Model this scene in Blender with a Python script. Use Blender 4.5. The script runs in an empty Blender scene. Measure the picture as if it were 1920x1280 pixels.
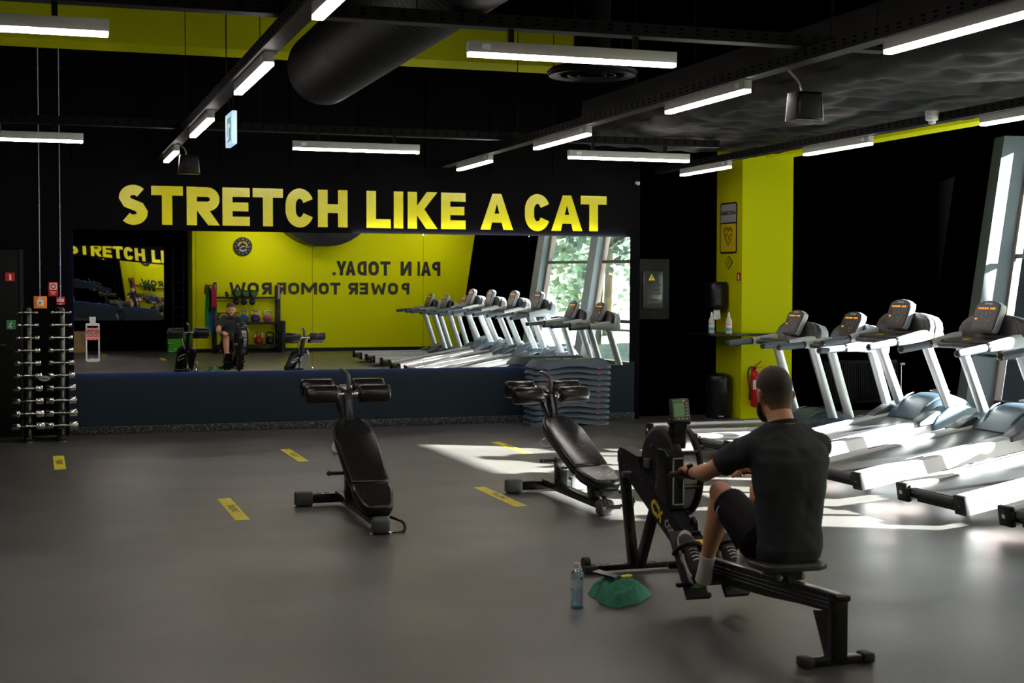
import bpy, bmesh, math, random
from mathutils import Vector, Matrix
random.seed(7)
PI = math.pi
V = Vector
S = bpy.context.scene
C = S.collection

# ------------------------------------------------------------------ camera
CAM_H = 1.6
yaw, pitch, roll = math.radians(18.2991), math.radians(2.1593), math.radians(0.1173)
fw = V((math.sin(yaw)*math.cos(pitch), math.cos(yaw)*math.cos(pitch), -math.sin(pitch)))
rt = V((math.cos(yaw), -math.sin(yaw), 0))
up = rt.cross(fw)
r2 = rt*math.cos(roll) + up*math.sin(roll)
u2 = -rt*math.sin(roll) + up*math.cos(roll)
cam_d = bpy.data.cameras.new('camera')
cam = bpy.data.objects.new('camera', cam_d)
C.objects.link(cam)
cam.matrix_world = Matrix(((r2.x, u2.x, -fw.x, 0), (r2.y, u2.y, -fw.y, 0), (r2.z, u2.z, -fw.z, CAM_H), (0, 0, 0, 1)))
cam_d.sensor_width = 36
cam_d.lens = 2701.0/1920*36
cam_d.clip_start = 0.05
cam_d.clip_end = 500
cam_d.dof.use_dof = True
cam_d.dof.focus_distance = 12.5
cam_d.dof.aperture_fstop = 4.5
S.camera = cam

# ------------------------------------------------------------------ light
S.view_settings.view_transform = 'Standard'
S.view_settings.look = 'None'
S.view_settings.gamma = 1
S.view_settings.use_curve_mapping = False
S.view_settings.exposure = 0.0
SKY_STRENGTH = 26.0
SUN_STRENGTH = 155.0
LED = 42.0
BACKLED = 34.0
world = bpy.data.worlds.new('sky')
S.world = world
world.use_nodes = True
wn = world.node_tree
wn.nodes.clear()
wo = wn.nodes.new('ShaderNodeOutputWorld')
wb = wn.nodes.new('ShaderNodeBackground')
sk = wn.nodes.new('ShaderNodeTexSky')
sk.sky_type = 'HOSEK_WILKIE'
sk.turbidity = 3.5
SUN_AZ = V((0.888, -0.46, 0)).normalized()
SUN_EL = math.radians(21.3)
sun_from = (SUN_AZ*math.cos(SUN_EL) + V((0, 0, math.sin(SUN_EL)))).normalized()
sk.sun_direction = sun_from
wn.links.new(sk.outputs[0], wb.inputs[0])
wb.inputs[1].default_value = SKY_STRENGTH
wn.links.new(wb.outputs[0], wo.inputs[0])
sd = bpy.data.lights.new('sun', 'SUN')
sd.energy = SUN_STRENGTH
sd.angle = math.radians(0.53)
sd.color = (1.0, 0.95, 0.88)
sun = bpy.data.objects.new('sun', sd)
C.objects.link(sun)
sun.rotation_euler = (-sun_from).to_track_quat('-Z', 'Y').to_euler()
sun.location = (20, -5, 12)

# ------------------------------------------------------------------ materials
def mat(name, col, rough=0.5, metal=0.0, bump=0.0, bscale=60.0, var=0.0, vscale=4.0, coat=0.0, emit=None, es=0.0, spec=0.5):
    m = bpy.data.materials.new(name)
    m.use_nodes = True
    nt = m.node_tree
    b = nt.nodes['Principled BSDF']
    b.inputs['Base Color'].default_value = (*col, 1)
    b.inputs['Roughness'].default_value = rough
    b.inputs['Metallic'].default_value = metal
    b.inputs['Specular IOR Level'].default_value = spec
    b.inputs['Coat Weight'].default_value = coat
    if emit:
        b.inputs['Emission Color'].default_value = (*emit, 1)
        b.inputs['Emission Strength'].default_value = es
    tc = nt.nodes.new('ShaderNodeTexCoord')
    if bump > 0:
        n = nt.nodes.new('ShaderNodeTexNoise')
        n.inputs['Scale'].default_value = bscale
        n.inputs['Detail'].default_value = 3
        nt.links.new(tc.outputs['Object'], n.inputs['Vector'])
        bp = nt.nodes.new('ShaderNodeBump')
        bp.inputs['Strength'].default_value = bump
        bp.inputs['Distance'].default_value = 0.01
        nt.links.new(n.outputs['Fac'], bp.inputs['Height'])
        nt.links.new(bp.outputs['Normal'], b.inputs['Normal'])
    # gentle procedural variation of colour and gloss
    n2 = nt.nodes.new('ShaderNodeTexNoise')
    n2.inputs['Scale'].default_value = vscale
    n2.inputs['Detail'].default_value = 4
    nt.links.new(tc.outputs['Object'], n2.inputs['Vector'])
    mr = nt.nodes.new('ShaderNodeMapRange')
    mr.inputs['To Min'].default_value = max(0.0, rough-0.04)
    mr.inputs['To Max'].default_value = min(1.0, rough+0.04)
    nt.links.new(n2.outputs['Fac'], mr.inputs['Value'])
    nt.links.new(mr.outputs['Result'], b.inputs['Roughness'])
    if var > 0:
        rp = nt.nodes.new('ShaderNodeValToRGB')
        rp.color_ramp.elements[0].position = 0.3
        rp.color_ramp.elements[1].position = 0.7
        rp.color_ramp.elements[0].color = (*[c*(1-var) for c in col], 1)
        rp.color_ramp.elements[1].color = (*[min(1, c*(1+var)) for c in col], 1)
        nt.links.new(n2.outputs['Fac'], rp.inputs['Fac'])
        nt.links.new(rp.outputs['Color'], b.inputs['Base Color'])
    return m

M = {}
M['black_wall'] = mat('black wall paint', (0.0003, 0.0003, 0.0004), 0.7, spec=0.0)
M['navy_wall'] = mat('dark wall paint', (0.0010, 0.0010, 0.0018), 0.5, bump=0.04, bscale=120, spec=0.05)
M['wall_glow'] = mat('lower wall with painted bluish glow', (0.009, 0.018, 0.028), 0.45, bump=0.04, bscale=120, spec=0.2)  # bluish floor bounce and strip glow on the dark wall, put into the colour
M['ceiling'] = mat('black ceiling paint', (0.0005, 0.0005, 0.0005), 0.9, spec=0.0)
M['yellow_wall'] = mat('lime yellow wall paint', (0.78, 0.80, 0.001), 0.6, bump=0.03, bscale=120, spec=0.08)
M['yellow_column_dim'] = mat('lime yellow wall paint dimmed for column', (0.55, 0.58, 0.001), 0.6, spec=0.05)  # same yellow as the wall, weaker light put into the colour
M['yellow_beam_shaded'] = mat('yellow beam paint darkened as shade', (0.33, 0.35, 0.002), 0.6, spec=0.08)  # dim light on the beam painted in as a darker yellow
M['yellow_vinyl'] = mat('glossy yellow vinyl', (0.88, 0.80, 0.002), 0.16, spec=0.5)
M['black_vinyl'] = mat('black vinyl lettering', (0.010, 0.011, 0.010), 0.4)
M['black_metal'] = mat('black powder coat', (0.006, 0.006, 0.007), 0.28, spec=0.4)
M['black_satin'] = mat('black satin metal', (0.007, 0.007, 0.008), 0.5, spec=0.25)
M['duct_black'] = mat('matt black duct', (0.0022, 0.0022, 0.0022), 0.6, spec=0.12)
M['tray'] = mat('black cable tray', (0.0022, 0.0022, 0.0022), 0.6, spec=0.15)
M['leather'] = mat('black vinyl upholstery', (0.012, 0.011, 0.011), 0.27, vscale=1.5)
M['rubber'] = mat('black rubber', (0.018, 0.018, 0.019), 0.6, bump=0.05, bscale=200)
M['grey_rubber'] = mat('dark grey rubber cap', (0.06, 0.065, 0.07), 0.5)
M['chrome'] = mat('chrome', (0.75, 0.74, 0.73), 0.14, 1.0)
M['steel'] = mat('brushed steel', (0.5, 0.5, 0.5), 0.3, 1.0)
M['silver'] = mat('silver paint', (0.62, 0.65, 0.68), 0.32, 0.55)
M['silver_plastic'] = mat('silver grey plastic', (0.50, 0.55, 0.60), 0.38, 0.15)
M['deck_white'] = mat('pale silver deck side', (0.70, 0.71, 0.73), 0.35, 0.1)
M['blue_grey'] = mat('blue grey plastic', (0.12, 0.165, 0.21), 0.4)
M['hood'] = mat('blue grey motor hood', (0.050, 0.080, 0.112), 0.36)
M['hood_dark'] = mat('dark grey hood tip', (0.05, 0.055, 0.065), 0.45)
M['console'] = mat('dark console plastic', (0.028, 0.029, 0.031), 0.4)
M['console_dark'] = mat('black console inset', (0.008, 0.008, 0.009), 0.3)
M['console_face'] = mat('console face', (0.045, 0.045, 0.047), 0.35)
M['grip'] = mat('grey blue grip', (0.085, 0.110, 0.138), 0.55)
M['belt'] = mat('black running belt', (0.035, 0.036, 0.04), 0.33, bump=0.05, bscale=300)
M['led_orange'] = mat('orange display digits', (0.9, 0.35, 0.02), 0.4, emit=(1.0, 0.36, 0.02), es=0.9)
M['led_green'] = mat('green button', (0.02, 0.4, 0.12), 0.4)
M['led_red'] = mat('red button', (0.6, 0.03, 0.02), 0.4)
M['lcd'] = mat('green lcd', (0.10, 0.24, 0.09), 0.3, emit=(0.15, 0.5, 0.16), es=0.06)
M['orange'] = mat('orange plastic', (0.95, 0.25, 0.01), 0.4, emit=None)
M['red'] = mat('red gloss paint', (0.50, 0.012, 0.015), 0.25)
M['red_print'] = mat('red print', (0.75, 0.05, 0.05), 0.5)
M['white'] = mat('white plastic', (0.75, 0.76, 0.76), 0.4)
M['paper'] = mat('white paper', (0.7, 0.72, 0.72), 0.7)
M['offwhite'] = mat('off white housing', (0.55, 0.56, 0.54), 0.45)
M['housing'] = mat('lamp housing paint', (0.40, 0.41, 0.38), 0.5)
M['diffuser'] = mat('glowing lamp diffuser', (0.9, 0.88, 0.86), 0.5, emit=(1.0, 0.90, 0.84), es=LED)
M['backled'] = mat('violet backlight strip', (0.5, 0.5, 0.9), 0.5, emit=(0.50, 0.47, 1.0), es=BACKLED)
M['backled_top'] = mat('bluish white backlight strip', (0.5, 0.5, 0.6), 0.5, emit=(0.85, 0.85, 1.0), es=90.0)
M['sign_yellow'] = mat('yellow sign', (0.70, 0.52, 0.01), 0.4)
M['sign_grey'] = mat('grey white sign', (0.42, 0.42, 0.42), 0.4)
M['tape'] = mat('yellow floor tape', (0.78, 0.66, 0.02), 0.45)
M['tape_print'] = mat('black floor tape print', (0.12, 0.10, 0.02), 0.5)
M['fabric_duct'] = mat('black draped fabric', (0.007, 0.007, 0.0075), 0.75, bump=0.3, bscale=9, spec=0.2)
M['green_sign'] = mat('green exit sign', (0.03, 0.22, 0.09), 0.4)
M['exit_lit'] = mat('lit exit sign face', (0.6, 0.8, 0.85), 0.4, emit=(0.45, 0.65, 0.85), es=0.9)
M['exit_green'] = mat('lit exit sign green', (0.0, 0.25, 0.18), 0.4, emit=(0.0, 0.28, 0.22), es=0.6)
M['facade'] = mat('grey blue window frame', (0.30, 0.35, 0.42), 0.45)
M['facade_dark'] = mat('dark window mullion', (0.02, 0.02, 0.02), 0.4)
M['skin'] = mat('skin', (0.62, 0.30, 0.165), 0.5, bump=0.03, bscale=150, var=0.10, vscale=9)
M['hair'] = mat('dark brown hair', (0.022, 0.013, 0.009), 0.6, bump=0.5, bscale=260)
def nodes_hair():
    m = mat('short faded hair', (0.03, 0.018, 0.012), 0.7, bump=0.5, bscale=300)
    nt = m.node_tree; b = nt.nodes['Principled BSDF']
    tc = nt.nodes.new('ShaderNodeTexCoord'); sp = nt.nodes.new('ShaderNodeSeparateXYZ'); rp = nt.nodes.new('ShaderNodeValToRGB')
    nt.links.new(tc.outputs['Generated'], sp.inputs[0]); nt.links.new(sp.outputs['Z'], rp.inputs['Fac'])
    e = rp.color_ramp.elements; e[0].position = 0.0; e[0].color = (0.26, 0.13, 0.08, 1); e[1].position = 0.50; e[1].color = (0.030, 0.017, 0.010, 1)
    x = rp.color_ramp.elements.new(0.22); x.color = (0.085, 0.046, 0.028, 1)
    x = rp.color_ramp.elements.new(0.95); x.color = (0.055, 0.030, 0.016, 1)
    nt.links.new(rp.outputs[0], b.inputs['Base Color'])
    return m
M['hair_cut'] = nodes_hair()
M['shirt'] = mat('dark grey heather shirt', (0.034, 0.038, 0.042), 0.85, spec=0.25, bump=0.12, bscale=22, var=0.08, vscale=200)
M['shorts'] = mat('black shorts', (0.003, 0.003, 0.004), 0.7, bump=0.15, bscale=25, spec=0.15)
M['sock'] = mat('white sock', (0.60, 0.58, 0.56), 0.85, bump=0.2, bscale=220)
M['shoe'] = mat('black shoe mesh', (0.014, 0.014, 0.015), 0.7, bump=0.2, bscale=250)
M['sole'] = mat('pale shoe sole', (0.60, 0.56, 0.58), 0.5)
M['neon'] = mat('neon green trim', (0.30, 0.65, 0.05), 0.5)
M['towel'] = mat('green towel', (0.035, 0.20, 0.12), 0.95, bump=0.6, bscale=120, var=0.25, vscale=10)
M['phone'] = mat('black phone', (0.01, 0.01, 0.012), 0.25)
M['yellow_card'] = mat('yellow key fob', (0.85, 0.70, 0.01), 0.4)
M['wood'] = mat('plywood box', (0.50, 0.33, 0.13), 0.6, var=0.2, vscale=6)
M['lime'] = mat('lime green plastic', (0.14, 0.65, 0.03), 0.4)
M['step_plastic'] = mat('blue grey step plastic', (0.040, 0.062, 0.092), 0.5, bump=0.05, bscale=100)
M['step_top'] = mat('grey step mat', (0.05, 0.052, 0.05), 0.8, bump=0.5, bscale=130)
M['grass'] = mat('dry grass outside', (0.25, 0.28, 0.20), 0.9, var=0.3, vscale=0.8)
M['leaf'] = mat('leaves outside', (0.24, 0.32, 0.26), 0.7, var=0.5, vscale=1.5)
M['bark'] = mat('bark', (0.08, 0.06, 0.04), 0.9)
M['brown_strip'] = mat('brown grey window profile', (0.30, 0.24, 0.23), 0.5)

M['navy'] = mat('navy print', (0.01, 0.015, 0.05), 0.4)
M['teal'] = mat('teal print', (0.10, 0.38, 0.42), 0.5)
M['pink'] = mat('pale red print', (0.62, 0.12, 0.14), 0.5)
M['sign_cover'] = mat('smoky clear cover', (0.035, 0.042, 0.04), 0.2)
M['blocker_grey'] = mat('plain grey sun blocker', (0.35, 0.35, 0.34), 0.8, bump=0.1)
M['kb_blue'] = mat('blue enamel', (0.01, 0.11, 0.36), 0.3)
M['kb_violet'] = mat('violet enamel', (0.09, 0.03, 0.30), 0.3)
M['kb_pink'] = mat('pink enamel', (0.62, 0.13, 0.20), 0.3)
M['roller_green'] = mat('green foam', (0.05, 0.16, 0.02), 0.8)
M['band_pink'] = mat('pink red rubber', (0.62, 0.02, 0.09), 0.6)
M['band_green'] = mat('green rubber', (0.02, 0.30, 0.05), 0.6)
M['wood_dark'] = mat('dark plywood edge', (0.25, 0.15, 0.05), 0.7)

def nodes_floor():
    m = mat('grey rubber floor', (0.05, 0.05, 0.052), 0.4)
    nt = m.node_tree
    b = nt.nodes['Principled BSDF']
    tc = nt.nodes.new('ShaderNodeTexCoord')
    a = nt.nodes.new('ShaderNodeTexNoise'); a.inputs['Scale'].default_value = 0.9; a.inputs['Detail'].default_value = 6
    f = nt.nodes.new('ShaderNodeTexNoise'); f.inputs['Scale'].default_value = 380; f.inputs['Detail'].default_value = 2
    k = nt.nodes.new('ShaderNodeTexVoronoi'); k.inputs['Scale'].default_value = 3.0
    for n in (a, f, k):
        nt.links.new(tc.outputs['Object'], n.inputs['Vector'])
    r1 = nt.nodes.new('ShaderNodeValToRGB')
    r1.color_ramp.elements[0].position = 0.3; r1.color_ramp.elements[0].color = (0.052, 0.049, 0.047, 1)
    r1.color_ramp.elements[1].position = 0.7; r1.color_ramp.elements[1].color = (0.070, 0.067, 0.064, 1)
    nt.links.new(a.outputs['Fac'], r1.inputs['Fac'])
    r2_ = nt.nodes.new('ShaderNodeValToRGB')
    r2_.color_ramp.elements[0].position = 0.35; r2_.color_ramp.elements[0].color = (0.75, 0.75, 0.75, 1)
    r2_.color_ramp.elements[1].position = 0.65; r2_.color_ramp.elements[1].color = (1.2, 1.2, 1.2, 1)
    nt.links.new(f.outputs['Fac'], r2_.inputs['Fac'])
    mx = nt.nodes.new('ShaderNodeMixRGB'); mx.blend_type = 'MULTIPLY'; mx.inputs[0].default_value = 1
    nt.links.new(r1.outputs[0], mx.inputs[1]); nt.links.new(r2_.outputs[0], mx.inputs[2])
    # tiny pale specks
    r3 = nt.nodes.new('ShaderNodeValToRGB')
    r3.color_ramp.elements[0].position = 0.0; r3.color_ramp.elements[0].color = (1, 1, 1, 1)
    r3.color_ramp.elements[1].position = 0.018; r3.color_ramp.elements[1].color = (0, 0, 0, 1)
    nt.links.new(k.outputs['Distance'], r3.inputs['Fac'])
    mx2 = nt.nodes.new('ShaderNodeMixRGB'); mx2.inputs[2].default_value = (0.22, 0.22, 0.21, 1)
    nt.links.new(r3.outputs[0], mx2.inputs[0]); nt.links.new(mx.outputs[0], mx2.inputs[1])
    sp = nt.nodes.new('ShaderNodeTexBrick'); sp.inputs['Scale'].default_value = 1.0; sp.inputs['Mortar Size'].default_value = 0.004
    sp.inputs['Brick Width'].default_value = 12.0; sp.inputs['Row Height'].default_value = 1.52; sp.offset = 0.5
    mp = nt.nodes.new('ShaderNodeMapping'); mp.inputs['Rotation'].default_value = (0, 0, math.radians(90)); mp.inputs['Location'].default_value = (0, 0.62, 0)
    nt.links.new(tc.outputs['Object'], mp.inputs['Vector']); nt.links.new(mp.outputs[0], sp.inputs['Vector'])
    mx3 = nt.nodes.new('ShaderNodeMixRGB'); mx3.blend_type = 'MULTIPLY'; mx3.inputs[2].default_value = (0.72, 0.72, 0.72, 1)
    nt.links.new(sp.outputs['Fac'], mx3.inputs[0]); nt.links.new(mx2.outputs[0], mx3.inputs[1])
    nt.links.new(mx3.outputs[0], b.inputs['Base Color'])
    bp = nt.nodes.new('ShaderNodeBump'); bp.inputs['Strength'].default_value = 0.25; bp.inputs['Distance'].default_value = 0.002
    nt.links.new(f.outputs['Fac'], bp.inputs['Height'])
    nt.links.new(bp.outputs['Normal'], b.inputs['Normal'])
    mr = nt.nodes.new('ShaderNodeMapRange')
    mr.inputs['From Min'].default_value = 0.3; mr.inputs['From Max'].default_value = 0.7
    mr.inputs['To Min'].default_value = 0.33; mr.inputs['To Max'].default_value = 0.45
    nt.links.new(a.outputs['Fac'], mr.inputs['Value'])
    nt.links.new(mr.outputs['Result'], b.inputs['Roughness'])
    return m
M['floor'] = nodes_floor()

def nodes_speckle():
    m = mat('speckled rubber skirting', (0.02, 0.02, 0.02), 0.7)
    nt = m.node_tree; b = nt.nodes['Principled BSDF']
    tc = nt.nodes.new('ShaderNodeTexCoord')
    v = nt.nodes.new('ShaderNodeTexNoise'); v.inputs['Scale'].default_value = 75; v.inputs['Detail'].default_value = 2
    nt.links.new(tc.outputs['Object'], v.inputs['Vector'])
    r = nt.nodes.new('ShaderNodeValToRGB')
    r.color_ramp.elements[0].position = 0.54; r.color_ramp.elements[0].color = (0.012, 0.013, 0.014, 1)
    r.color_ramp.elements[1].position = 0.66; r.color_ramp.elements[1].color = (0.16, 0.17, 0.16, 1)
    nt.links.new(v.outputs['Fac'], r.inputs['Fac']); nt.links.new(r.outputs[0], b.inputs['Base Color'])
    return m
M['speckle'] = nodes_speckle()

def simple_mat(name, kind):
    m = bpy.data.materials.new(name); m.use_nodes = True
    nt = m.node_tree; nt.nodes.clear()
    o = nt.nodes.new('ShaderNodeOutputMaterial')
    if kind == 'mirror':
        g = nt.nodes.new('ShaderNodeBsdfGlossy'); g.inputs['Roughness'].default_value = 0.0
        g.inputs['Color'].default_value = (0.97, 0.975, 0.97, 1)
        nt.links.new(g.outputs[0], o.inputs[0])
    if kind == 'pane':
        t = nt.nodes.new('ShaderNodeBsdfTransparent'); t.inputs['Color'].default_value = (0.86, 0.93, 0.93, 1)
        g = nt.nodes.new('ShaderNodeBsdfGlossy'); g.inputs['Roughness'].default_value = 0.02
        lw = nt.nodes.new('ShaderNodeLayerWeight'); lw.inputs['Blend'].default_value = 0.25
        mr = nt.nodes.new('ShaderNodeMapRange'); mr.inputs['To Min'].default_value = 0.03; mr.inputs['To Max'].default_value = 0.6
        nt.links.new(lw.outputs['Facing'], mr.inputs['Value'])
        x = nt.nodes.new('ShaderNodeMixShader')
        nt.links.new(mr.outputs[0], x.inputs[0]); nt.links.new(t.outputs[0], x.inputs[1]); nt.links.new(g.outputs[0], x.inputs[2])
        nt.links.new(x.outputs[0], o.inputs[0])
    if kind == 'bottle':
        t = nt.nodes.new('ShaderNodeBsdfTransparent'); t.inputs['Color'].default_value = (0.72, 0.84, 0.92, 1)
        g = nt.nodes.new('ShaderNodeBsdfGlossy'); g.inputs['Roughness'].default_value = 0.06; g.inputs['Color'].default_value = (0.8, 0.92, 1, 1)
        lw = nt.nodes.new('ShaderNodeLayerWeight'); lw.inputs['Blend'].default_value = 0.5
        mr = nt.nodes.new('ShaderNodeMapRange'); mr.inputs['To Min'].default_value = 0.10; mr.inputs['To Max'].default_value = 0.75
        nt.links.new(lw.outputs['Facing'], mr.inputs['Value'])
        x = nt.nodes.new('ShaderNodeMixShader')
        nt.links.new(mr.outputs[0], x.inputs[0]); nt.links.new(t.outputs[0], x.inputs[1]); nt.links.new(g.outputs[0], x.inputs[2])
        nt.links.new(x.outputs[0], o.inputs[0])
    return m
M['mirror'] = simple_mat('mirror glass', 'mirror')
M['glass'] = simple_mat('window glass', 'pane')
M['pet'] = simple_mat('clear bottle plastic', 'bottle')

# ------------------------------------------------------------------ mesh builder
class MB:
    def __init__(s):
        s.v = []; s.f = []; s.T = Matrix.Identity(4)
    def add(s, vs, fs):
        b = len(s.v)
        s.v += [s.T @ V(p) for p in vs]
        s.f += [tuple(b+i for i in f) for f in fs]
        return s
    def box(s, c, d, bev=0.0, R=None, seg=2):
        bm = bmesh.new()
        bmesh.ops.create_cube(bm, size=1)
        for v in bm.verts:
            v.co = V((v.co.x*d[0], v.co.y*d[1], v.co.z*d[2]))
        if bev > 0:
            bmesh.ops.bevel(bm, geom=list(bm.edges), offset=min(bev, min(d)*0.49), segments=seg, profile=0.5, affect='EDGES')
        bm.verts.index_update()
        vs = [((R @ v.co) if R else v.co) + V(c) for v in bm.verts]
        fs = [tuple(v.index for v in f.verts) for f in bm.faces]
        bm.free()
        return s.add(vs, fs)
    def bx(s, x0, x1, y0, y1, z0, z1, bev=0.0):
        return s.box(((x0+x1)/2, (y0+y1)/2, (z0+z1)/2), (abs(x1-x0), abs(y1-y0), abs(z1-z0)), bev)
    def rings(s, rs, cap0=True, cap1=True, closed=True):
        n = len(rs[0]); vs = [p for r in rs for p in r]; fs = []
        for i in range(len(rs)-1):
            for j in range(n if closed else n-1):
                a = i*n+j; b = i*n+(j+1) % n
                fs.append((a, b, b+n, a+n))
        if cap0: fs.append(tuple(range(n-1, -1, -1)))
        if cap1: fs.append(tuple((len(rs)-1)*n+j for j in range(n)))
        return s.add(vs, fs)
    def cyl(s, p0, p1, r, r1=None, seg=20, bev=0.0):
        p0 = V(p0); p1 = V(p1); r1 = r if r1 is None else r1
        d = (p1-p0); L = d.length; d.normalize()
        a = d.orthogonal().normalized(); b = d.cross(a)
        prof = [(0, r), (L, r1)]
        if bev > 0:
            prof = [(0, r-bev), (bev*0.3, r-bev*0.3), (bev, r), (L-bev, r1), (L-bev*0.3, r1-bev*0.3), (L, r1-bev)]
        rs = [[p0+d*t+(a*math.cos(2*PI*k/seg)+b*math.sin(2*PI*k/seg))*q for k in range(seg)] for t, q in prof]
        return s.rings(rs)
    def tube(s, pts, r, seg=10, sm=4, cap=True, flat=None):
        pts = [V(p) for p in pts]
        rad = r if isinstance(r, (list, tuple)) else [r]*len(pts)
        if sm > 1 and len(pts) > 2:
            P = [pts[0]*2-pts[1]]+pts+[pts[-1]*2-pts[-2]]
            q = []; rr = []
            for i in range(1, len(P)-2):
                for k in range(sm):
                    t = k/sm
                    q.append(0.5*((2*P[i])+(-P[i-1]+P[i+1])*t+(2*P[i-1]-5*P[i]+4*P[i+1]-P[i+2])*t*t+(-P[i-1]+3*P[i]-3*P[i+1]+P[i+2])*t**3))
                    rr.append(rad[i-1]*(1-t)+rad[i]*t)
            q.append(pts[-1]); rr.append(rad[-1]); pts = q; rad = rr
        tan = []
        for i in range(len(pts)):
            a = pts[max(0, i-1)]; b = pts[min(len(pts)-1, i+1)]
            tan.append((b-a).normalized())
        n = tan[0].orthogonal().normalized()
        rs = []
        for i, p in enumerate(pts):
            n = (n-tan[i]*n.dot(tan[i])).normalized()
            b = tan[i].cross(n)
            rs.append([p+(n*math.cos(2*PI*k/seg)+b*math.sin(2*PI*k/seg))*rad[i] for k in range(seg)])
        return s.rings(rs, cap, cap)
    def limb(s, pts, rad, seg=16, sm=4):
        s.tube(pts, rad, seg, sm)
        s.ball(pts[0], (rad[0],)*3, 12); s.ball(pts[-1], (rad[-1],)*3, 12)
        return s
    def bar(s, p0, p1, w, h, upv=(0, 0, 1), bev=0.004):
        p0 = V(p0); p1 = V(p1); d = p1-p0; L = d.length; d.normalize()
        u = V(upv); x = d.cross(u).normalized(); u = x.cross(d).normalized()
        R = Matrix((x, d, u)).transposed()
        return s.box((p0+p1)/2, (w, L, h), bev, R)
    def ball(s, c, r, seg=16, R=None):
        c = V(c); r = r if isinstance(r, (tuple, list)) else (r, r, r)
        n = seg; m = max(6, seg//2); vs = [V((0, 0, r[2]))]
        for i in range(1, m):
            th = PI*i/m
            for j in range(n):
                ph = 2*PI*j/n
                vs.append(V((r[0]*math.sin(th)*math.cos(ph), r[1]*math.sin(th)*math.sin(ph), r[2]*math.cos(th))))
        vs.append(V((0, 0, -r[2])))
        fs = [(0, 1+j, 1+(j+1) % n) for j in range(n)]
        for i in range(m-2):
            for j in range(n):
                a = 1+i*n+j; b = 1+i*n+(j+1) % n
                fs.append((a, a+n, b+n, b))
        l = len(vs)-1
        fs += [(l, 1+(m-2)*n+(j+1) % n, 1+(m-2)*n+j) for j in range(n)]
        return s.add([((R @ v) if R else v)+c for v in vs], fs)
    def lathe(s, prof, o=(0, 0, 0), axis=(0, 0, 1), seg=24):
        o = V(o); d = V(axis).normalized(); a = d.orthogonal().normalized(); b = d.cross(a)
        rs = [[o+d*z+(a*math.cos(2*PI*k/seg)+b*math.sin(2*PI*k/seg))*max(r, 1e-4) for k in range(seg)] for r, z in prof]
        return s.rings(rs)
    def prism(s, pts, o, u, v, depth, bev=0.0):
        """extrude the 2D outline pts (in plane o,u,v) by depth along u x v"""
        o = V(o); u = V(u); v = V(v); w = u.cross(v).normalized()*depth
        if bev <= 0:
            n = len(pts)
            vs = [o+u*a+v*b for a, b in pts]+[o+u*a+v*b+w for a, b in pts]
            fs = [tuple(range(n-1, -1, -1)), tuple(range(n, 2*n))]+[(i, (i+1) % n, n+(i+1) % n, n+i) for i in range(n)]
            return s.add(vs, fs)
        bm = bmesh.new()
        a = [bm.verts.new(o+u*p[0]+v*p[1]) for p in pts]; b = [bm.verts.new(x.co+w) for x in a]
        n = len(pts)
        f0 = bm.faces.new(a[::-1]); f1 = bm.faces.new(b)
        for i in range(n):
            bm.faces.new((a[i], a[(i+1) % n], b[(i+1) % n], b[i]))
        bmesh.ops.bevel(bm, geom=list(f0.edges)+list(f1.edges), offset=bev, segments=3, profile=0.6, affect='EDGES')
        bm.verts.index_update()
        s.add([x.co for x in bm.verts], [tuple(q.index for q in f.verts) for f in bm.faces]); bm.free()
        return s
    def build(s, name, m, parent=None, world=False, smooth=True, ang=38):
        me = bpy.data.meshes.new(name)
        vs = s.v
        if world and parent is not None:
            r = parent
            while r.parent: r = r.parent
            Mi = r.matrix_basis.inverted()
            vs = [Mi @ v for v in vs]
        me.from_pydata([tuple(v) for v in vs], [], s.f)
        bm = bmesh.new(); bm.from_mesh(me)
        bmesh.ops.recalc_face_normals(bm, faces=bm.faces)
        if smooth:
            lim = math.radians(ang)
            for f in bm.faces: f.smooth = True
            for e in bm.edges:
                if len(e.link_faces) != 2 or e.calc_face_angle(0) > lim: e.smooth = False
        bm.to_mesh(me); bm.free()
        me.materials.append(m if not isinstance(m, str) else M[m])
        o = bpy.data.objects.new(name, me); C.objects.link(o)
        if parent is not None: o.parent = parent
        return o

def tag(o, label=None, cat=None, group=None, kind=None):
    if label: o['label'] = label
    if cat: o['category'] = cat
    if group: o['group'] = group
    if kind: o['kind'] = kind
    return o
def thing(name, label, cat, loc=(0, 0, 0), rz=0, group=None):
    o = bpy.data.objects.new(name, None); C.objects.link(o)
    o.location = loc; o.rotation_euler = (0, 0, rz); o.empty_display_size = 0.1
    o.matrix_basis = Matrix.Translation(V(loc)) @ Matrix.Rotation(rz, 4, 'Z')
    return tag(o, label, cat, group)
def struct(o, label=None):
    o['kind'] = 'structure'
    if label: o['label'] = label
    return o
def kids(o): return [c for c in bpy.data.objects if c.parent == o]
def copy_tree(o, parent=None):
    c = o.copy(); C.objects.link(c)
    if parent is not None: c.parent = parent
    for ch in kids(o): copy_tree(ch, c)
    return c

def text_mb(body, size, o, u, v, depth=0.001, align='LEFT', bold=0.0, sx=1.0, mb=None):
    cu = bpy.data.curves.new('t', 'FONT'); cu.body = body; cu.size = size
    cu.align_x = align; cu.offset = bold; cu.resolution_u = 3
    ob = bpy.data.objects.new('t', cu); C.objects.link(ob)
    bpy.context.view_layer.update()
    me = ob.to_mesh()
    o = V(o); u = V(u).normalized()*sx; v = V(v).normalized(); w = u.cross(v).normalized()*depth
    vs = [o+u*p.co.x+v*p.co.y+w for p in me.vertices]
    fs = [tuple(p.vertices) for p in me.polygons]
    ob.to_mesh_clear(); bpy.data.objects.remove(ob); bpy.data.curves.remove(cu)
    mb = mb or MB()
    return mb.add(vs, fs)

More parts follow.
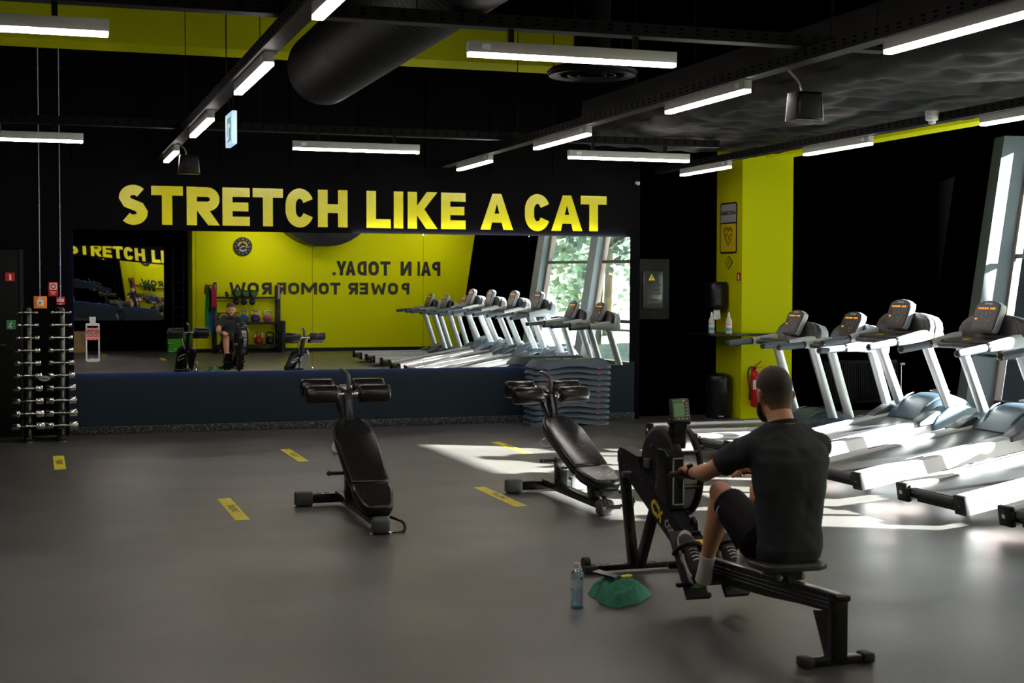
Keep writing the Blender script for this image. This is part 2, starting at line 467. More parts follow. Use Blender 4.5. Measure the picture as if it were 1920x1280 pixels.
# ------------------------------------------------------------------ heavy sign letters
def ribbon(pts, w, closed=False):
    P = [V((a, b)) for a, b in pts]; n = len(P); L = []; R = []
    for i in range(n):
        if closed: a, b = P[i-1], P[(i+1) % n]
        else: a, b = P[max(0, i-1)], P[min(n-1, i+1)]
        d0 = (P[i]-a); d1 = (b-P[i])
        if d0.length < 1e-6: d0 = d1
        if d1.length < 1e-6: d1 = d0
        d0 = d0.normalized(); d1 = d1.normalized()
        n0 = V((-d0.y, d0.x)); n1 = V((-d1.y, d1.x)); m = (n0+n1).normalized()
        k = w/2/max(0.5, m.dot(n0))
        L.append(P[i]+m*k); R.append(P[i]-m*k)
    out = []
    for i in range(n if closed else n-1):
        j = (i+1) % n
        out.append([tuple(L[i]), tuple(R[i]), tuple(R[j]), tuple(L[j])])
    return out
def arc(cx, cy, rx, ry, a0, a1, n=10):
    return [(cx+rx*math.cos(math.radians(a0+(a1-a0)*i/n)), cy+ry*math.sin(math.radians(a0+(a1-a0)*i/n))) for i in range(n+1)]
def glyph(ch, w, s):
    """outline pieces of a heavy capital in a box w wide and 1 tall, stroke s"""
    r = lambda x0, y0, x1, y1: [(x0, y0), (x1, y0), (x1, y1), (x0, y1)]
    h = s/2
    if ch == 'T': return [r(0, 1-s*0.92, w, 1), r(w/2-h, 0, w/2+h, 1-s*0.92)]
    if ch == 'I': return [r(0, 0, w, 1)]
    if ch == 'L': return [r(0, 0, s, 1), r(s, 0, w, s*0.92)]
    if ch == 'E': return [r(0, 0, s, 1), r(s, 0, w, s*0.92), r(s, 1-s*0.92, w, 1), r(s, 0.5-h*0.88, w*0.95, 0.5+h*0.88)]
    if ch == 'H': return [r(0, 0, s, 1), r(w-s, 0, w, 1), r(s, 0.5-h*0.9, w-s, 0.5+h*0.9)]
    if ch == 'K': return [r(0, 0, s, 1), [(s, 0.62), (w*0.64, 1), (w, 1), (w*0.55, 0.52), (s, 0.38)][:5],
                          [(w*0.36, 0.5), (w*0.55, 0.54), (w, 0), (w*0.62, 0), (s, 0.36)]]
    if ch == 'A': return [[(0, 0), (s*1.08, 0), (w/2+0.0, 0.72), (w/2, 1), (w*0.365, 1)], [(w, 0), (w*0.635, 1), (w/2, 1), (w/2, 0.72), (w-s*1.08, 0)],
                          [(w*0.28, 0.2), (w*0.72, 0.2), (w*0.64, 0.2+s*0.95), (w*0.36, 0.2+s*0.95)]]
    if ch in 'RPD':
        yb = 0.36 if ch in 'RP' else 0.0
        rx = min(w-s, (1-yb)/2)*0.62 if ch != 'D' else (w-h)*0.55
        top, bot = 1-h, yb+h
        cy = (top+bot)/2; ry = (top-bot)/2
        if ch == 'D': ry = min(ry, 0.26)
        path = [(h, top)] + arc(w-h-rx, top-ry, rx, ry, 90, 0) + arc(w-h-rx, bot+ry, rx, ry, 0, -90) + [(h, bot)]
        g = [r(0, 0, s, 1)] + ribbon(path, s*0.96)
        if ch == 'R': g.append([(s*0.9, 0.42), (w*0.66, 0.42), (w, 0), (w-s*1.15, 0)])
        return g
    if ch == 'C':
        rx, ry = (w-s)/2*0.98, 0.30
        path = arc(w/2-0.01, 1-h-ry, rx, ry, 22, 180, 12)+arc(w/2-0.01, h+ry, rx, ry, 180, 338, 12)
        return ribbon(path, s)
    if ch == 'O':
        rx, ry = (w-s)/2, 0.26
        path = arc(w/2, 1-h-ry, rx, ry, 0, 180, 12)+arc(w/2, h+ry, rx, ry, 180, 360, 12)
        return ribbon(path, s, True)
    if ch == 'S':
        rx = (w-s)/2; ry = (1-s)/4
        path = arc(w/2, 1-h-ry, rx*0.95, ry, 38, 180, 10)
        path += [(w*0.5-rx*0.62, 0.555), (w*0.5, 0.5), (w*0.5+rx*0.62, 0.445)]
        path += arc(w/2, h+ry, rx*0.95, ry, 0, -142, 10)
        return ribbon(path, s*0.97)
    if ch == 'N': return [r(0, 0, s, 1), r(w-s, 0, w, 1), [(0, 1), (s*1.05, 1), (w, 0), (w-s*1.05, 0)]]
    if ch == 'M': return [r(0, 0, s, 1), r(w-s, 0, w, 1), [(0, 1), (s*1.0, 1), (w/2, 0.5), (w/2, 0.15), (w/2-s*.3, 0.15)], [(w, 1), (w-s, 1), (w/2, 0.5), (w/2, 0.15), (w/2+s*.3, 0.15)]]
    if ch == 'Y': return [[(0, 1), (s*1.1, 1), (w/2, 0.62), (w/2, 0.36), (w/2-h, 0.36)], [(w, 1), (w/2+h, 0.36), (w/2, 0.36), (w/2, 0.62), (w-s*1.1, 1)], r(w/2-h, 0, w/2+h, 0.4)]
    if ch == 'W':
        q = w/4; k = s*0.5
        return [[(0, 1), (s, 1), (q+k*1.1, 0), (q-k*0.9, 0)], [(q-k*0.9, 0), (q+k*1.1, 0), (2*q+k*.6, 0.85), (2*q-k*.6, 0.85)],
                [(2*q-k*.6, 0.85), (2*q+k*.6, 0.85), (3*q+k*0.9, 0), (3*q-k*1.1, 0)], [(3*q-k*1.1, 0), (3*q+k*0.9, 0), (w, 1), (w-s, 1)]]
    if ch == '.': return [arc(w/2, w/2, w/2, w/2, 0, 330, 11)]
    return []
def letter_obj(ch, o, u, v, w, h, s, depth, m, parent):
    mb = MB()
    for k_, p in enumerate(glyph(ch, w/h, s)):
        mb.prism([(a*h, b*h) for a, b in p], o, u, v, depth+0.00012*k_)
    return mb.build('letter', m, parent, world=True, smooth=False)

# ================================================================== ROOM
WY = 16.14          # face of the mirror wall
BY = -1.5           # face of the black wall behind the camera
YY = -0.4           # face of the yellow wall behind the camera
CZ = 4.35
LX = -2.6
FP0 = V((9.25, -0.4, 0)); FP1 = V((12.07, 16.5, 0))
FE = (FP1-FP0).normalized(); FU = V((0.155, 0, 1.0))
FN = V((-FE.y, FE.x, 0)) * -1            # outward, horizontal
def FPt(s, z, off=0.0): return FP0 + FE*s + FU*z + FN*off

def slab(z0, z1, zf, name, m):
    a = FPt(-1.6, zf, 0.28); b = FPt(17.35, zf, 0.28)
    return struct(MB().prism([(LX-0.2, -2.0), (a.x, -2.0), (b.x, 16.8), (LX-0.2, 16.8)], (0, 0, z0), (1, 0, 0), (0, 1, 0), z1-z0).build(name, m, smooth=False))
slab(-0.12, 0.0, 0.0, 'floor', 'floor')
slab(CZ, CZ+0.15, CZ, 'ceiling', 'ceiling')
# mirror wall stands a little proud of the wall right of it
struct(MB().bx(-0.55, 6.97, WY, 16.8, 0, CZ).build('wall_front', 'navy_wall'))
struct(MB().bx(6.97, 13.2, 16.46, 16.8, 0, CZ).build('wall_front_right', 'black_wall'))
struct(MB().bx(LX, -0.55, WY+0.06, 16.8, 0, CZ).build('wall_front_left', 'black_wall'))
struct(MB().bx(LX-0.2, LX, -1.7, 16.8, 0, CZ).build('wall_left', 'black_wall'))
struct(MB().bx(LX, 3.15, BY-0.2, BY, 0, CZ).build('wall_back', 'black_wall'))
struct(MB().bx(3.15, 9.9, BY-0.2, YY, 0, CZ).build('wall_back_yellow', 'yellow_wall'))
struct(MB().bx(0.33, 6.9, WY-0.028, WY, 0, 0.085, 0.004).build('baseboard_front', 'speckle'))
struct(MB().bx(0.33, 6.9, WY-0.008, WY, 0.085, 0.70).build('trim_0', 'wall_glow'))  # panel carries the painted glow, same wall paint behind it
struct(MB().bx(3.2, 9.1, YY, YY+0.02, 0, 0.08).build('baseboard_back', 'black_satin'))
mb = MB()
for k in range(1, 9):
    mb.bx(-0.4+k*0.78-0.004, -0.4+k*0.78+0.004, WY-0.006, WY, 2.95, CZ)
struct(mb.build('trim_1', 'black_wall'))

# ---- slanted window wall
def fbox(mb, s0, s1, z0, z1, o0, o1):
    vs = [FPt(s, z, o) for z in (z0, z1) for s, o in ((s0, o0), (s1, o0), (s1, o1), (s0, o1))]
    mb.add(vs, [(3, 2, 1, 0), (4, 5, 6, 7), (0, 1, 5, 4), (1, 2, 6, 5), (2, 3, 7, 6), (3, 0, 4, 7)])
HEAD = 3.62
mb = MB(); fbox(mb, -0.3, 3.42, 0, CZ, 0, 0.3); fbox(mb, 3.42, 17.5, HEAD, CZ, 0, 0.3)
struct(mb.build('wall_right', 'black_wall', smooth=False))
mb = MB(); fbox(mb, 3.42, 17.5, -0.1, 0.05, 0.02, 0.3)
struct(mb.build('trim_2', 'facade', smooth=False))
pil = [3.56, 5.80, 8.20, 10.85, 12.85, 14.87, 16.90]
ea = MB(); q_ = [FPt(2.0, 3.74, 0.3), FPt(17.3, 3.74, 0.3)]  # eave added outside to shape the left edge of the sun patch
ea.prism([(q_[0].x, q_[0].y), (12.58, 1.8), (12.34, 4.7), (12.26, 10.2), (12.75, 13.0), (q_[1].x+0.3, q_[1].y), (q_[1].x, q_[1].y)], (0, 0, 3.74), (1, 0, 0), (0, 1, 0), 0.14)
struct(ea.build('trim_30', 'facade', smooth=False))  # trim_30 is the added eave that shapes the sun patch
for i, s_ in enumerate(pil):
    mb = MB(); fbox(mb, s_-0.14, s_+0.14, 0, HEAD, -0.12 if i < 6 else -0.34, 0.16)
    struct(mb.build('trim_%d' % (i+3), 'facade', smooth=False))
for i in range(len(pil)-1):
    a, b = pil[i]+0.14, pil[i+1]-0.14
    w = MB(); 
    for (s0, s1) in ((a, a+0.07), (b-0.07, b)):
        fbox(w, s0, s1, 0.05, HEAD, 0.02, 0.12)
    w = struct(w.build('window_%d' % (i+1), 'brown_strip', smooth=False))
    g = MB()
    for z in (0.87, 2.02): fbox(g, a+0.1, b-0.1, z-0.03, z+0.03, 0.0, 0.13)
    fbox(g, a+0.1, b-0.1, HEAD-0.08, HEAD, 0.0, 0.13); fbox(g, a+0.1, b-0.1, 0.05, 0.12, 0.0, 0.13)
    g.build('transom', 'facade_dark', w, smooth=False)
    p = MB(); p.add([FPt(a+0.1, 0.1, 0.07), FPt(b-0.1, 0.1, 0.07), FPt(b-0.1, HEAD-0.05, 0.07), FPt(a+0.1, HEAD-0.05, 0.07)], [(0, 1, 2, 3)])
    p.build('pane', 'glass', w, smooth=False)
rr = MB()
p0, p1 = FPt(3.6, 0.72, -0.25), FPt(16.9, 0.72, -0.25)
rr.cyl(p0, p1, 0.024)
for s_ in pil: rr.cyl(FPt(s_, 0.72, -0.25), FPt(s_, 0.72, -0.1), 0.014, seg=10)
tag(rr.build('guard_rail', 'steel'), 'steel tube guard rail running along the slanted windows', 'rail')

# ---- yellow column
struct(MB().bx(8.158, 8.85, 15.77, 16.46, 0, CZ).build('column', 'yellow_column_dim'))
# ---- door in the wall at the far left
d = struct(MB().bx(-1.25, -0.17, WY-0.035, WY+0.02, 0, 1.98, 0.004).build('door_1', 'duct_black'))
mb = MB(); mb.tube([(-0.32, WY-0.035, 0.98), (-0.32, WY-0.09, 0.98), (-0.45, WY-0.09, 0.98)], 0.009)
mb.build('door_handle', 'black_metal', d)

# ---- yellow and black beams under the ceiling
tag(MB().bx(LX, 5.45, 14.22, 14.72, 3.9, CZ-0.01).build('ceiling_beam', 'yellow_beam_shaded'), 'long yellow beam crossing under the ceiling behind the round duct', 'beam')
tag(MB().bx(8.38, 8.62, 4.0, 15.6, 3.16, 3.5).build('ceiling_beam', 'yellow_wall'), 'yellow beam beside the draped duct, above the treadmills', 'beam')
tag(MB().bx(5.05, 5.4, 8.6, 8.85, 3.95, CZ-0.01).build('ceiling_beam', 'yellow_beam_shaded'), 'short yellow ceiling patch seen at the top edge', 'beam')

# ---- ducts
t = thing('round_duct', 'large black ribbed round duct ending under the ceiling', 'duct', (2.3, 12.0, 3.42))
mb = MB(); prof = []
z = 0.0
while z < 12.0:
    prof += [(0.30, z), (0.306, z+0.03), (0.30, z+0.06)]; z += 0.09
mb.lathe([(0.15, -0.10), (0.24, -0.06), (0.29, -0.02)]+prof, (2.3, 12.0, 3.42), (0, -1, 0), 32)
mb.build('pipe', 'duct_black', t, world=True, ang=60)
mb = MB()
for y in (11.2, 8.6, 6.0, 3.4): mb.cyl((2.3, y, 3.7), (2.3, y, CZ), 0.006, seg=6)
mb.build('hanger', 'duct_black', t, world=True)
t = thing('air_diffuser', 'round black ceiling air diffuser behind the long ceiling lamp', 'vent', (4.28, 10.9, 3.32))
MB().lathe([(0.36, 0), (0.37, 0.015), (0.34, 0.04), (0.16, 0.10), (0.15, 0.2), (0.15, CZ-3.33)], (4.28, 10.9, 3.32)).build('neck', 'duct_black', t, world=True)
mb = MB()
for r in (0.10, 0.18, 0.26, 0.33): mb.lathe([(r, -0.012), (r+0.02, -0.02), (r+0.02, 0.0), (r, 0.002)], (4.28, 10.9, 3.32))
mb.build('louvre', 'duct_black', t, world=True)

# draped fabric duct
t = thing('draped_duct', 'wide ventilation duct wrapped in sagging black fabric over the treadmills', 'duct', (6.9, 10.0, 3.05))
nx, ny = 70, 190
x0, x1, y0, y1, zt = 5.68, 8.15, 3.0, 14.75, 3.62
def sag(x, y):
    # pinned at a staggered grid of studs, folds run out from each one
    import mathutils
    z = 0.0
    v = mathutils.noise.noise(V((x*1.3, y*2.2, 0.3)))*0.022+mathutils.noise.noise(V((x*3.0, y*7.0, 5)))*0.014
    best = 9
    for dj in (-1, 0, 1):
        jy = round(y/0.55)+dj
        for di in (-1, 0, 1):
            ix = round((x-(jy % 2)*0.22)/0.44)+di
            px_, py_ = ix*0.44+(jy % 2)*0.22, jy*0.55
            d_ = math.hypot((x-px_)*1.0, (y-py_)*0.8)
            best = min(best, d_)
    z = 0.075*math.exp(-best*8)+v*1.6-0.02
    return z
prof = []
for k in range(14):
    prof.append((x0+0.10-0.10*math.sin(PI/2*(1-k/14)), 0, 0))
mb = MB(); vs = []; nseg = nx+24
for j in range(ny+1):
    y = y0+(y1-y0)*j/ny
    for i in range(nseg+1):
        if i < 12:
            f_ = i/12; x = x0-0.02*math.sin(f_*PI); z = zt-(zt-3.20)*f_; n_ = 0.02*math.sin(y*9+f_*4)*f_
            x += n_; vs.append((x, y, z))
        elif i > nseg-12:
            f_ = (nseg-i)/12; vs.append((x1+0.02*math.sin(y*8), y, zt-(zt-3.20)*f_))
        else:
            f_ = (i-12)/(nseg-24); x = x0+(x1-x0)*f_
            e = min(f_, 1-f_)*(x1-x0)
            zz = 3.135+0.09*max(0, 1-e/0.12)**2
            vs.append((x, y, zz+sag(x, y)*min(1, e/0.15)))
fs = []
for j in range(ny):
    for i in range(nseg):
        a = j*(nseg+1)+i; fs.append((a, a+1, a+nseg+2, a+nseg+1))
mb.add(vs, fs)
n0 = len(mb.v)
# closing top and ends
mb.f.append(tuple(range(nseg, -1, -1))); mb.f.append(tuple(ny*(nseg+1)+i for i in range(nseg+1)))
mb.f.append((0, ny*(nseg+1), ny*(nseg+1)+nseg, nseg))
mb.build('fabric_cover', 'fabric_duct', t, world=True, ang=80)
mb = MB()
for y in (5, 7.5, 10, 12.5, 14.3):
    for x in (5.95, 7.9): mb.cyl((x, y, zt), (x, y, CZ), 0.008, seg=6)
mb.build('hanger', 'duct_black', t, world=True)

# ---- cable trays carrying the lamps
def tray(name, p0, p1, label, hang=True):
    t = thing(name, label, 'cable tray', p0)
    p0 = V(p0); p1 = V(p1); d = (p1-p0).normalized(); s_ = d.cross(V((0, 0, 1)))
    mb = MB()
    mb.bar(p0, p1, 0.11, 0.006, bev=0)
    for k in (-1, 1): mb.bar(p0+s_*0.055*k+V((0, 0, 0.035)), p1+s_*0.055*k+V((0, 0, 0.035)), 0.004, 0.07, bev=0)
    mb.build('channel', 'tray', t, world=True, smooth=False)
    mb = MB(); L = (p1-p0).length; x = 0.1
    while x < L:
        for k in (-1, 1):
            for zz in (0.025, 0.05):
                mb.box(p0+d*x+s_*0.058*k+V((0, 0, zz)), (0.03 if abs(d.x) > .5 else 0.004, 0.004 if abs(d.x) > .5 else 0.03, 0.009))
        x += 0.11
    tag(mb.build('slot', 'ceiling', t, world=True, smooth=False), kind='stuff')
    mb = MB(); x = 0.7
    while x < L and hang:
        mb.cyl(p0+d*x+V((0, 0, 0.03)), V(((p0+d*x).x, (p0+d*x).y, CZ)), 0.004, seg=6); x += 2.9
    if hang: mb.build('hanger', 'duct_black', t, world=True)
    return t
tray('cable_tray', (1.30, 1.0, 2.965), (1.30, 15.9, 2.965), 'black cable tray running away along the left row of lamps')
tray('cable_tray', (4.45, 1.0, 2.965), (4.45, 15.9, 2.965), 'black cable tray running away along the middle row of lamps')
tray('cable_tray', (7.10, 1.0, 2.965), (7.10, 15.9, 2.965), 'black cable tray running away over the treadmills, behind the draped duct', False)
tray('cable_tray', (-1.6, 7.72, 3.042), (4.95, 7.72, 3.042), 'nearer black cable tray crossing the room')
tray('cable_tray', (-1.6, 13.52, 3.042), (6.7, 13.52, 3.042), 'farther black cable tray crossing in front of the mirror wall')

def lamp(x0, y0, x1, y1, label, z=2.88):
    p0 = V((x0, y0, z)); p1 = V((x1, y1, z)); c = (p0+p1)/2
    t = thing('ceiling_lamp', label, 'ceiling lamp', tuple(c), 0, 'linear ceiling lamps under the cable trays')
    mb = MB(); mb.bar(p0+V((0, 0, 0.053)), p1+V((0, 0, 0.053)), 0.058, 0.064, bev=0.003)
    mb.build('housing', 'housing', t, world=True)
    mb = MB(); d = (p1-p0).normalized()*0.004
    mb.bar(p0+d+V((0, 0, 0.010)), p1-d+V((0, 0, 0.010)), 0.054, 0.021, bev=0.004)
    mb.build('diffuser', 'diffuser', t, world=True)
    if abs(y1-y0) < 0.01:
        for f_ in (0.2, 0.8):
            c_ = p0.lerp(p1, f_); mb = MB(); mb.bx(c_.x-0.015, c_.x+0.015, c_.y-0.015, c_.y+0.015, z+0.085, 3.042); mb.build('hanger', 'tray', t, world=True)
    q0 = p0.lerp(p1, 0.06)+V((0, 0, 0.035)); q1 = p0.lerp(p1, 0.10)+V((0, 0, 0.035))
    s_ = (p1-p0).normalized().cross(V((0, 0, 1)))
    for k in (-1, 1): mb = MB(); mb.bar(q0+s_*0.0295*k+V((0, 0, .02)), q1+s_*0.0295*k+V((0, 0, .02)), 0.001, 0.03, bev=0); mb.build('sticker', 'white', t, world=True)
    return t
LMP = [
 (1.30, 5.60, 1.30, 6.92, 'linear lamp at the top edge, nearest on the left cable tray'),
 (1.30, 8.42, 1.30, 9.78, 'second nearest linear lamp on the left cable tray, above the hanging exit sign'),
 (1.30, 11.35, 1.30, 12.70, 'third linear lamp on the left cable tray, behind the hanging exit sign'),
 (1.30, 14.20, 1.30, 15.34, 'farthest linear lamp on the left cable tray, beside the small black speaker'),
 (4.45, 5.55, 4.45, 6.91, 'linear lamp running out of the top right corner'),
 (4.45, 8.54, 4.45, 9.80, 'linear lamp beside the black speaker on the middle cable tray'),
 (4.45, 11.40, 4.45, 12.76, 'third linear lamp of the middle cable tray, left of the draped duct'),
 (4.45, 14.17, 4.45, 15.34, 'farthest linear lamp on the middle cable tray'),
 (-0.95, 7.72, 0.37, 7.72, 'crosswise linear lamp at the top left edge'),
 (2.29, 7.72, 3.55, 7.72, 'large crosswise linear lamp at the top centre below the yellow beam'),
 (-0.83, 13.50, 0.42, 13.50, 'crosswise linear lamp on the left above the dumbbell rack'),
 (2.30, 13.50, 3.52, 13.50, 'crosswise linear lamp above the word STRETCH'),
 (5.05, 13.50, 6.37, 13.50, 'crosswise linear lamp above the word CAT under the draped duct'),
 (7.08, 13.99, 7.08, 15.19, 'linear lamp just left of the yellow column top'),
 (7.12, 11.30, 7.12, 12.46, 'linear lamp right of the yellow column under the draped duct'),
 (7.12, 8.35, 7.12, 9.70, 'linear lamp mostly hidden by the draped duct at the right edge'),
]
for a in LMP: lamp(*a)
for a in [(1.3, 2.7, 1.3, 4.0), (-1.6, 8.4, -1.6, 9.7), (3.9, 0.35, 5.1, 0.35), (6.0, 0.35, 7.2, 0.35), (8.0, 0.35, 9.2, 0.35), (4.4, 1.3, 5.6, 1.3), (6.6, 1.3, 7.8, 1.3)]:  # last pair is added to brighten the yellow wall
    lamp(*a, 'unseen linear lamp overhead outside the picture')

# ---- hanging exit sign
t = thing('exit_sign', 'lit hanging emergency exit sign seen edge-on below the left cable tray', 'exit sign', (1.33, 10.4, 2.72))
MB().bx(1.315, 1.35, 10.22, 10.58, 2.60, 2.83, 0.003).build('housing', 'exit_lit', t, world=True)
mb = MB()
for sx_ in (1.313, 1.352):
    mb.box((sx_, 10.38, 2.71), (0.002, 0.22, 0.17))
mb.build('pictogram', 'exit_green', t, world=True)
mb = MB(); mb.box((1.3115, 10.40, 2.70), (0.001, 0.05, 0.11)); mb.box((1.3115, 10.33, 2.735), (0.001, 0.03, 0.03)); mb.box((1.3115, 10.45, 2.65), (0.001, 0.06, 0.03))
mb.build('running_figure', 'exit_lit', t, world=True)
mb = MB(); mb.cyl((1.33, 10.28, 2.83), (1.33, 10.28, 2.965), 0.003, seg=6); mb.cyl((1.33, 10.52, 2.83), (1.33, 10.52, 2.965), 0.003, seg=6)
mb.build('hanger', 'duct_black', t, world=True)

# ---- speakers
def speaker(x, y, z, s_, label):
    t = thing('speaker', label, 'speaker', (x, y, z))
    mb = MB(); mb.prism([(-0.5*s_, -0.45*s_), (0.5*s_, -0.45*s_), (0.42*s_, 0.45*s_), (-0.42*s_, 0.45*s_)], (x, y-0.4*s_, z), (1, 0, 0), (0, 0, 1), -0.8*s_, 0.02)
    mb.T = Matrix.Identity(4); mb.build('cabinet', 'black_metal', t, world=True)
    mb = MB(); mb.bx(x-0.36*s_, x+0.36*s_, y-0.41*s_, y-0.385*s_, z-0.36*s_, z+0.36*s_, 0.01); mb.build('grille', 'black_satin', t, world=True)
    mb = MB(); mb.tube([(x-0.1*s_, y, z+0.4*s_), (x-0.2*s_, y, z+0.75*s_), (x-0.6*s_, y, 2.97)], 0.007); mb.build('bracket', 'steel', t, world=True)
    mb = MB(); mb.box((x+0.1*s_, y-0.2*s_, z-0.455*s_), (0.2*s_, 0.06*s_, 0.006)); mb.build('badge', 'sign_grey', t, world=True)
speaker(1.40, 14.05, 2.76, 0.20, 'small black speaker hanging at the end of the left lamp row')
speaker(4.62, 8.1, 2.74, 0.20, 'black speaker hanging below the middle cable tray beside the draped duct')
t = thing('stage_spotlight', 'black round stage spotlight at the top left edge', 'spotlight', (-0.42, 12.6, 3.0))
mb = MB(); mb.lathe([(0.02, -0.13), (0.09, -0.12), (0.115, -0.03), (0.12, 0.13), (0.11, 0.13), (0.10, 0.0), (0.02, -0.02)], (-0.42, 12.6, 2.93), (0.5, -0.75, -0.5)); mb.build('can', 'black_metal', t, world=True)
mb = MB(); mb.ball((-0.37, 12.52, 2.87), (0.05, 0.05, 0.05)); mb.build('lens', 'grey_rubber', t, world=True)
mb = MB(); mb.tube([(-0.56, 12.6, 2.9), (-0.56, 12.6, 3.13), (-0.28, 12.6, 3.13), (-0.28, 12.6, 2.9)], 0.008, sm=1); mb.cyl((-0.42, 12.6, 3.13), (-0.42, 12.6, CZ), 0.012); mb.build('yoke', 'black_metal', t, world=True)
t = thing('smoke_detector', 'white smoke detector under the draped duct', 'detector', (7.0, 10.2, 2.93))
MB().lathe([(0.05, 0), (0.055, -0.02), (0.05, -0.035), (0.03, -0.04), (0.028, -0.065), (0.01, -0.068)], (7.0, 10.2, 3.01)).build('head', 'white', t, world=True)
MB().lathe([(0.058, 0.0), (0.058, 0.04)], (7.0, 10.2, 3.01)).build('base', 'offwhite', t, world=True)
t = thing('motion_sensor', 'small white motion sensor on the black wall above the mirror end', 'sensor', (6.92, 16.05, 2.86))
MB().box((6.92, 16.11, 2.86), (0.05, 0.05, 0.035), 0.008).build('body', 'white', t, world=True)
MB().ball((6.92, 16.08, 2.845), 0.016).build('lens', 'white', t, world=True)

# ---- mirrors
my, tilt = math.radians(-0.2746), math.radians(0.2323)
mn = V((math.sin(my), -math.cos(my)*math.cos(tilt), -math.sin(tilt))).normalized()
mc = V((2.5, 16.096, 1.5)); mu = V((0, 0, 1)).cross(mn).normalized()*1; mv = mn.cross(mu).normalized()
if mu.x < 0: mu = -mu
if mv.z < 0: mv = -mv
def mpan(a, b, z0, z1, label, jy=0.0):
    q = [mc+mu*(a-2.5)+mv*(z0-1.5), mc+mu*(b-2.5)+mv*(z0-1.5), mc+mu*(b-2.5)+mv*(z1-1.5), mc+mu*(a-2.5)+mv*(z1-1.5)]
    n_ = -mn*0.005
    t = thing('mirror_panel', label, 'mirror', tuple((q[0]+q[1])/2), 0, 'panels of the wall mirror')
    mb = MB(); mb.add(q, [(0, 1, 2, 3)]); mb.build('glass', 'mirror', t, world=True, smooth=False)
    mb = MB(); k = [p_+n_*0.2 for p_ in q]+[p_+n_ for p_ in q]
    mb.add(k, [(0, 1, 2, 3), (4, 5, 6, 7), (0, 1, 5, 4), (1, 2, 6, 5), (2, 3, 7, 6), (3, 0, 4, 7)]); mb.build('backing', 'steel', t, world=True, smooth=False)
nm_ = ['leftmost panel of the wall mirror, with the bottle sticker', 'second panel from the left of the wall mirror', 'middle panel of the wall mirror', 'second panel from the right of the wall mirror', 'rightmost panel of the wall mirror, reflecting the windows']
for i in range(5):
    mpan(0.387+1.2852*i+(0.0015 if i else 0), 0.387+1.2852*(i+1)-0.0015, 0.6645, 2.2063, nm_[i])
mb = MB()
for (a, b, z0, z1) in ((0.41, 6.0, 0.685, 0.692), (0.41, 0.417, 0.70, 2.17)):
    mb.bx(a, b, WY-0.026, WY-0.022, z0, z1)
tag(MB().bx(3.45, 6.79, WY-0.040, WY-0.034, 2.194, 2.203).build('light_strip', 'backled_top'), 'bluish white light strip behind the top mirror edge, lighting the letters from below', 'light strip')
tag(mb.build('light_strip', 'backled'), 'violet light strip glowing behind the wall mirror edges', 'light strip')

# gym mirror on the wall behind the camera, seen in the first one
def back_mirror(x0, x1, label):
    t = thing('mirror_panel', label, 'mirror', ((x0+x1)/2, BY+0.03, 0.69), 0, 'panels of the mirror on the opposite wall')
    vs = []; n = 8
    for j in range(n+1):
        for i in range(n+1):
            x = x0+(x1-x0)*i/n; z = 0.69+(2.36-0.69)*j/n
            tw = -0.0045*(x-1.6)*(z-1.5)
            vs.append((x, BY+0.035+tw, z))
    MB().add(vs, [(j*(n+1)+i, j*(n+1)+i+1, (j+1)*(n+1)+i+1, (j+1)*(n+1)+i) for j in range(n) for i in range(n)]).build('glass', 'mirror', t, world=True, ang=80)
    MB().bx(x0, x1, BY+0.012, BY+0.022, 0.70, 2.35).build('backing', 'steel', t, world=True)
back_mirror(-0.65, 0.98, 'left half of the smaller mirror reflected at the left end of the wall mirror')
back_mirror(0.983, 2.61, 'right half of the smaller mirror reflected at the left end of the wall mirror')

# ---- slogan above the mirror
t = thing('wall_lettering', 'huge glossy yellow slogan reading STRETCH LIKE A CAT above the mirror', 'wall lettering', (0.86, WY-0.01, 2.275))
LT = [('S', .859, 1.173), ('T', 1.204, 1.541), ('R', 1.581, 1.939), ('E', 1.968, 2.267), ('T', 2.3, 2.636), ('C', 2.667, 2.989), ('H', 3.03, 3.369),
      ('L', 3.588, 3.87), ('I', 3.906, 4.017), ('K', 4.07, 4.423), ('E', 4.468, 4.763), ('A', 4.946, 5.346), ('C', 5.494, 5.813), ('A', 5.825, 6.219), ('T', 6.197, 6.53)]
for ch, a, b in LT:
    ex = 0.008 if ch in 'SC' else 0
    letter_obj(ch, (a, WY-0.003, 2.272-ex), (1, 0, 0), (0, 0, 1), b-a, 0.42+2*ex, 0.262, 0.004, 'yellow_vinyl', t)
# ---- text on the yellow wall (seen in the mirror)
t = thing('wall_lettering', 'black lettering PAIN TODAY. on the yellow wall, seen mirrored', 'wall lettering', (8.83, YY+0.003, 1.72))
L1 = [('P', 8.831, 8.627), ('A', 8.606, 8.362), ('I', 8.342, 8.281), ('N', 8.079+.06, 7.838+.04), ('T', 7.637, 7.398), ('O', 7.366, 7.12), ('D', 7.08, 6.863), ('A', 6.823, 6.587), ('Y', 6.615, 6.372), ('.', 6.364, 6.282)]
for ch, a, b in L1:
    letter_obj(ch, (a, YY+0.001, 1.725), (-1, 0, 0), (0, 0, 1), a-b, 0.33, 0.235, 0.004, 'black_vinyl', t)
t = thing('wall_lettering', 'black lettering POWER TOMORROW. on the yellow wall, seen mirrored', 'wall lettering', (8.09, YY+0.003, 1.29))
L2 = [('P', 8.088, 7.899), ('O', 7.818, 7.578), ('W', 7.538, 7.179), ('E', 7.11, 6.914), ('R', 6.874, 6.646), ('T', 6.469, 6.234), ('O', 6.20, 5.97),
      ('M', 5.93, 5.567), ('O', 5.525, 5.272), ('R', 5.227, 5.02), ('R', 4.90, 4.672), ('O', 4.613, 4.36), ('W', 4.323, 3.954), ('.', 3.925, 3.859)]
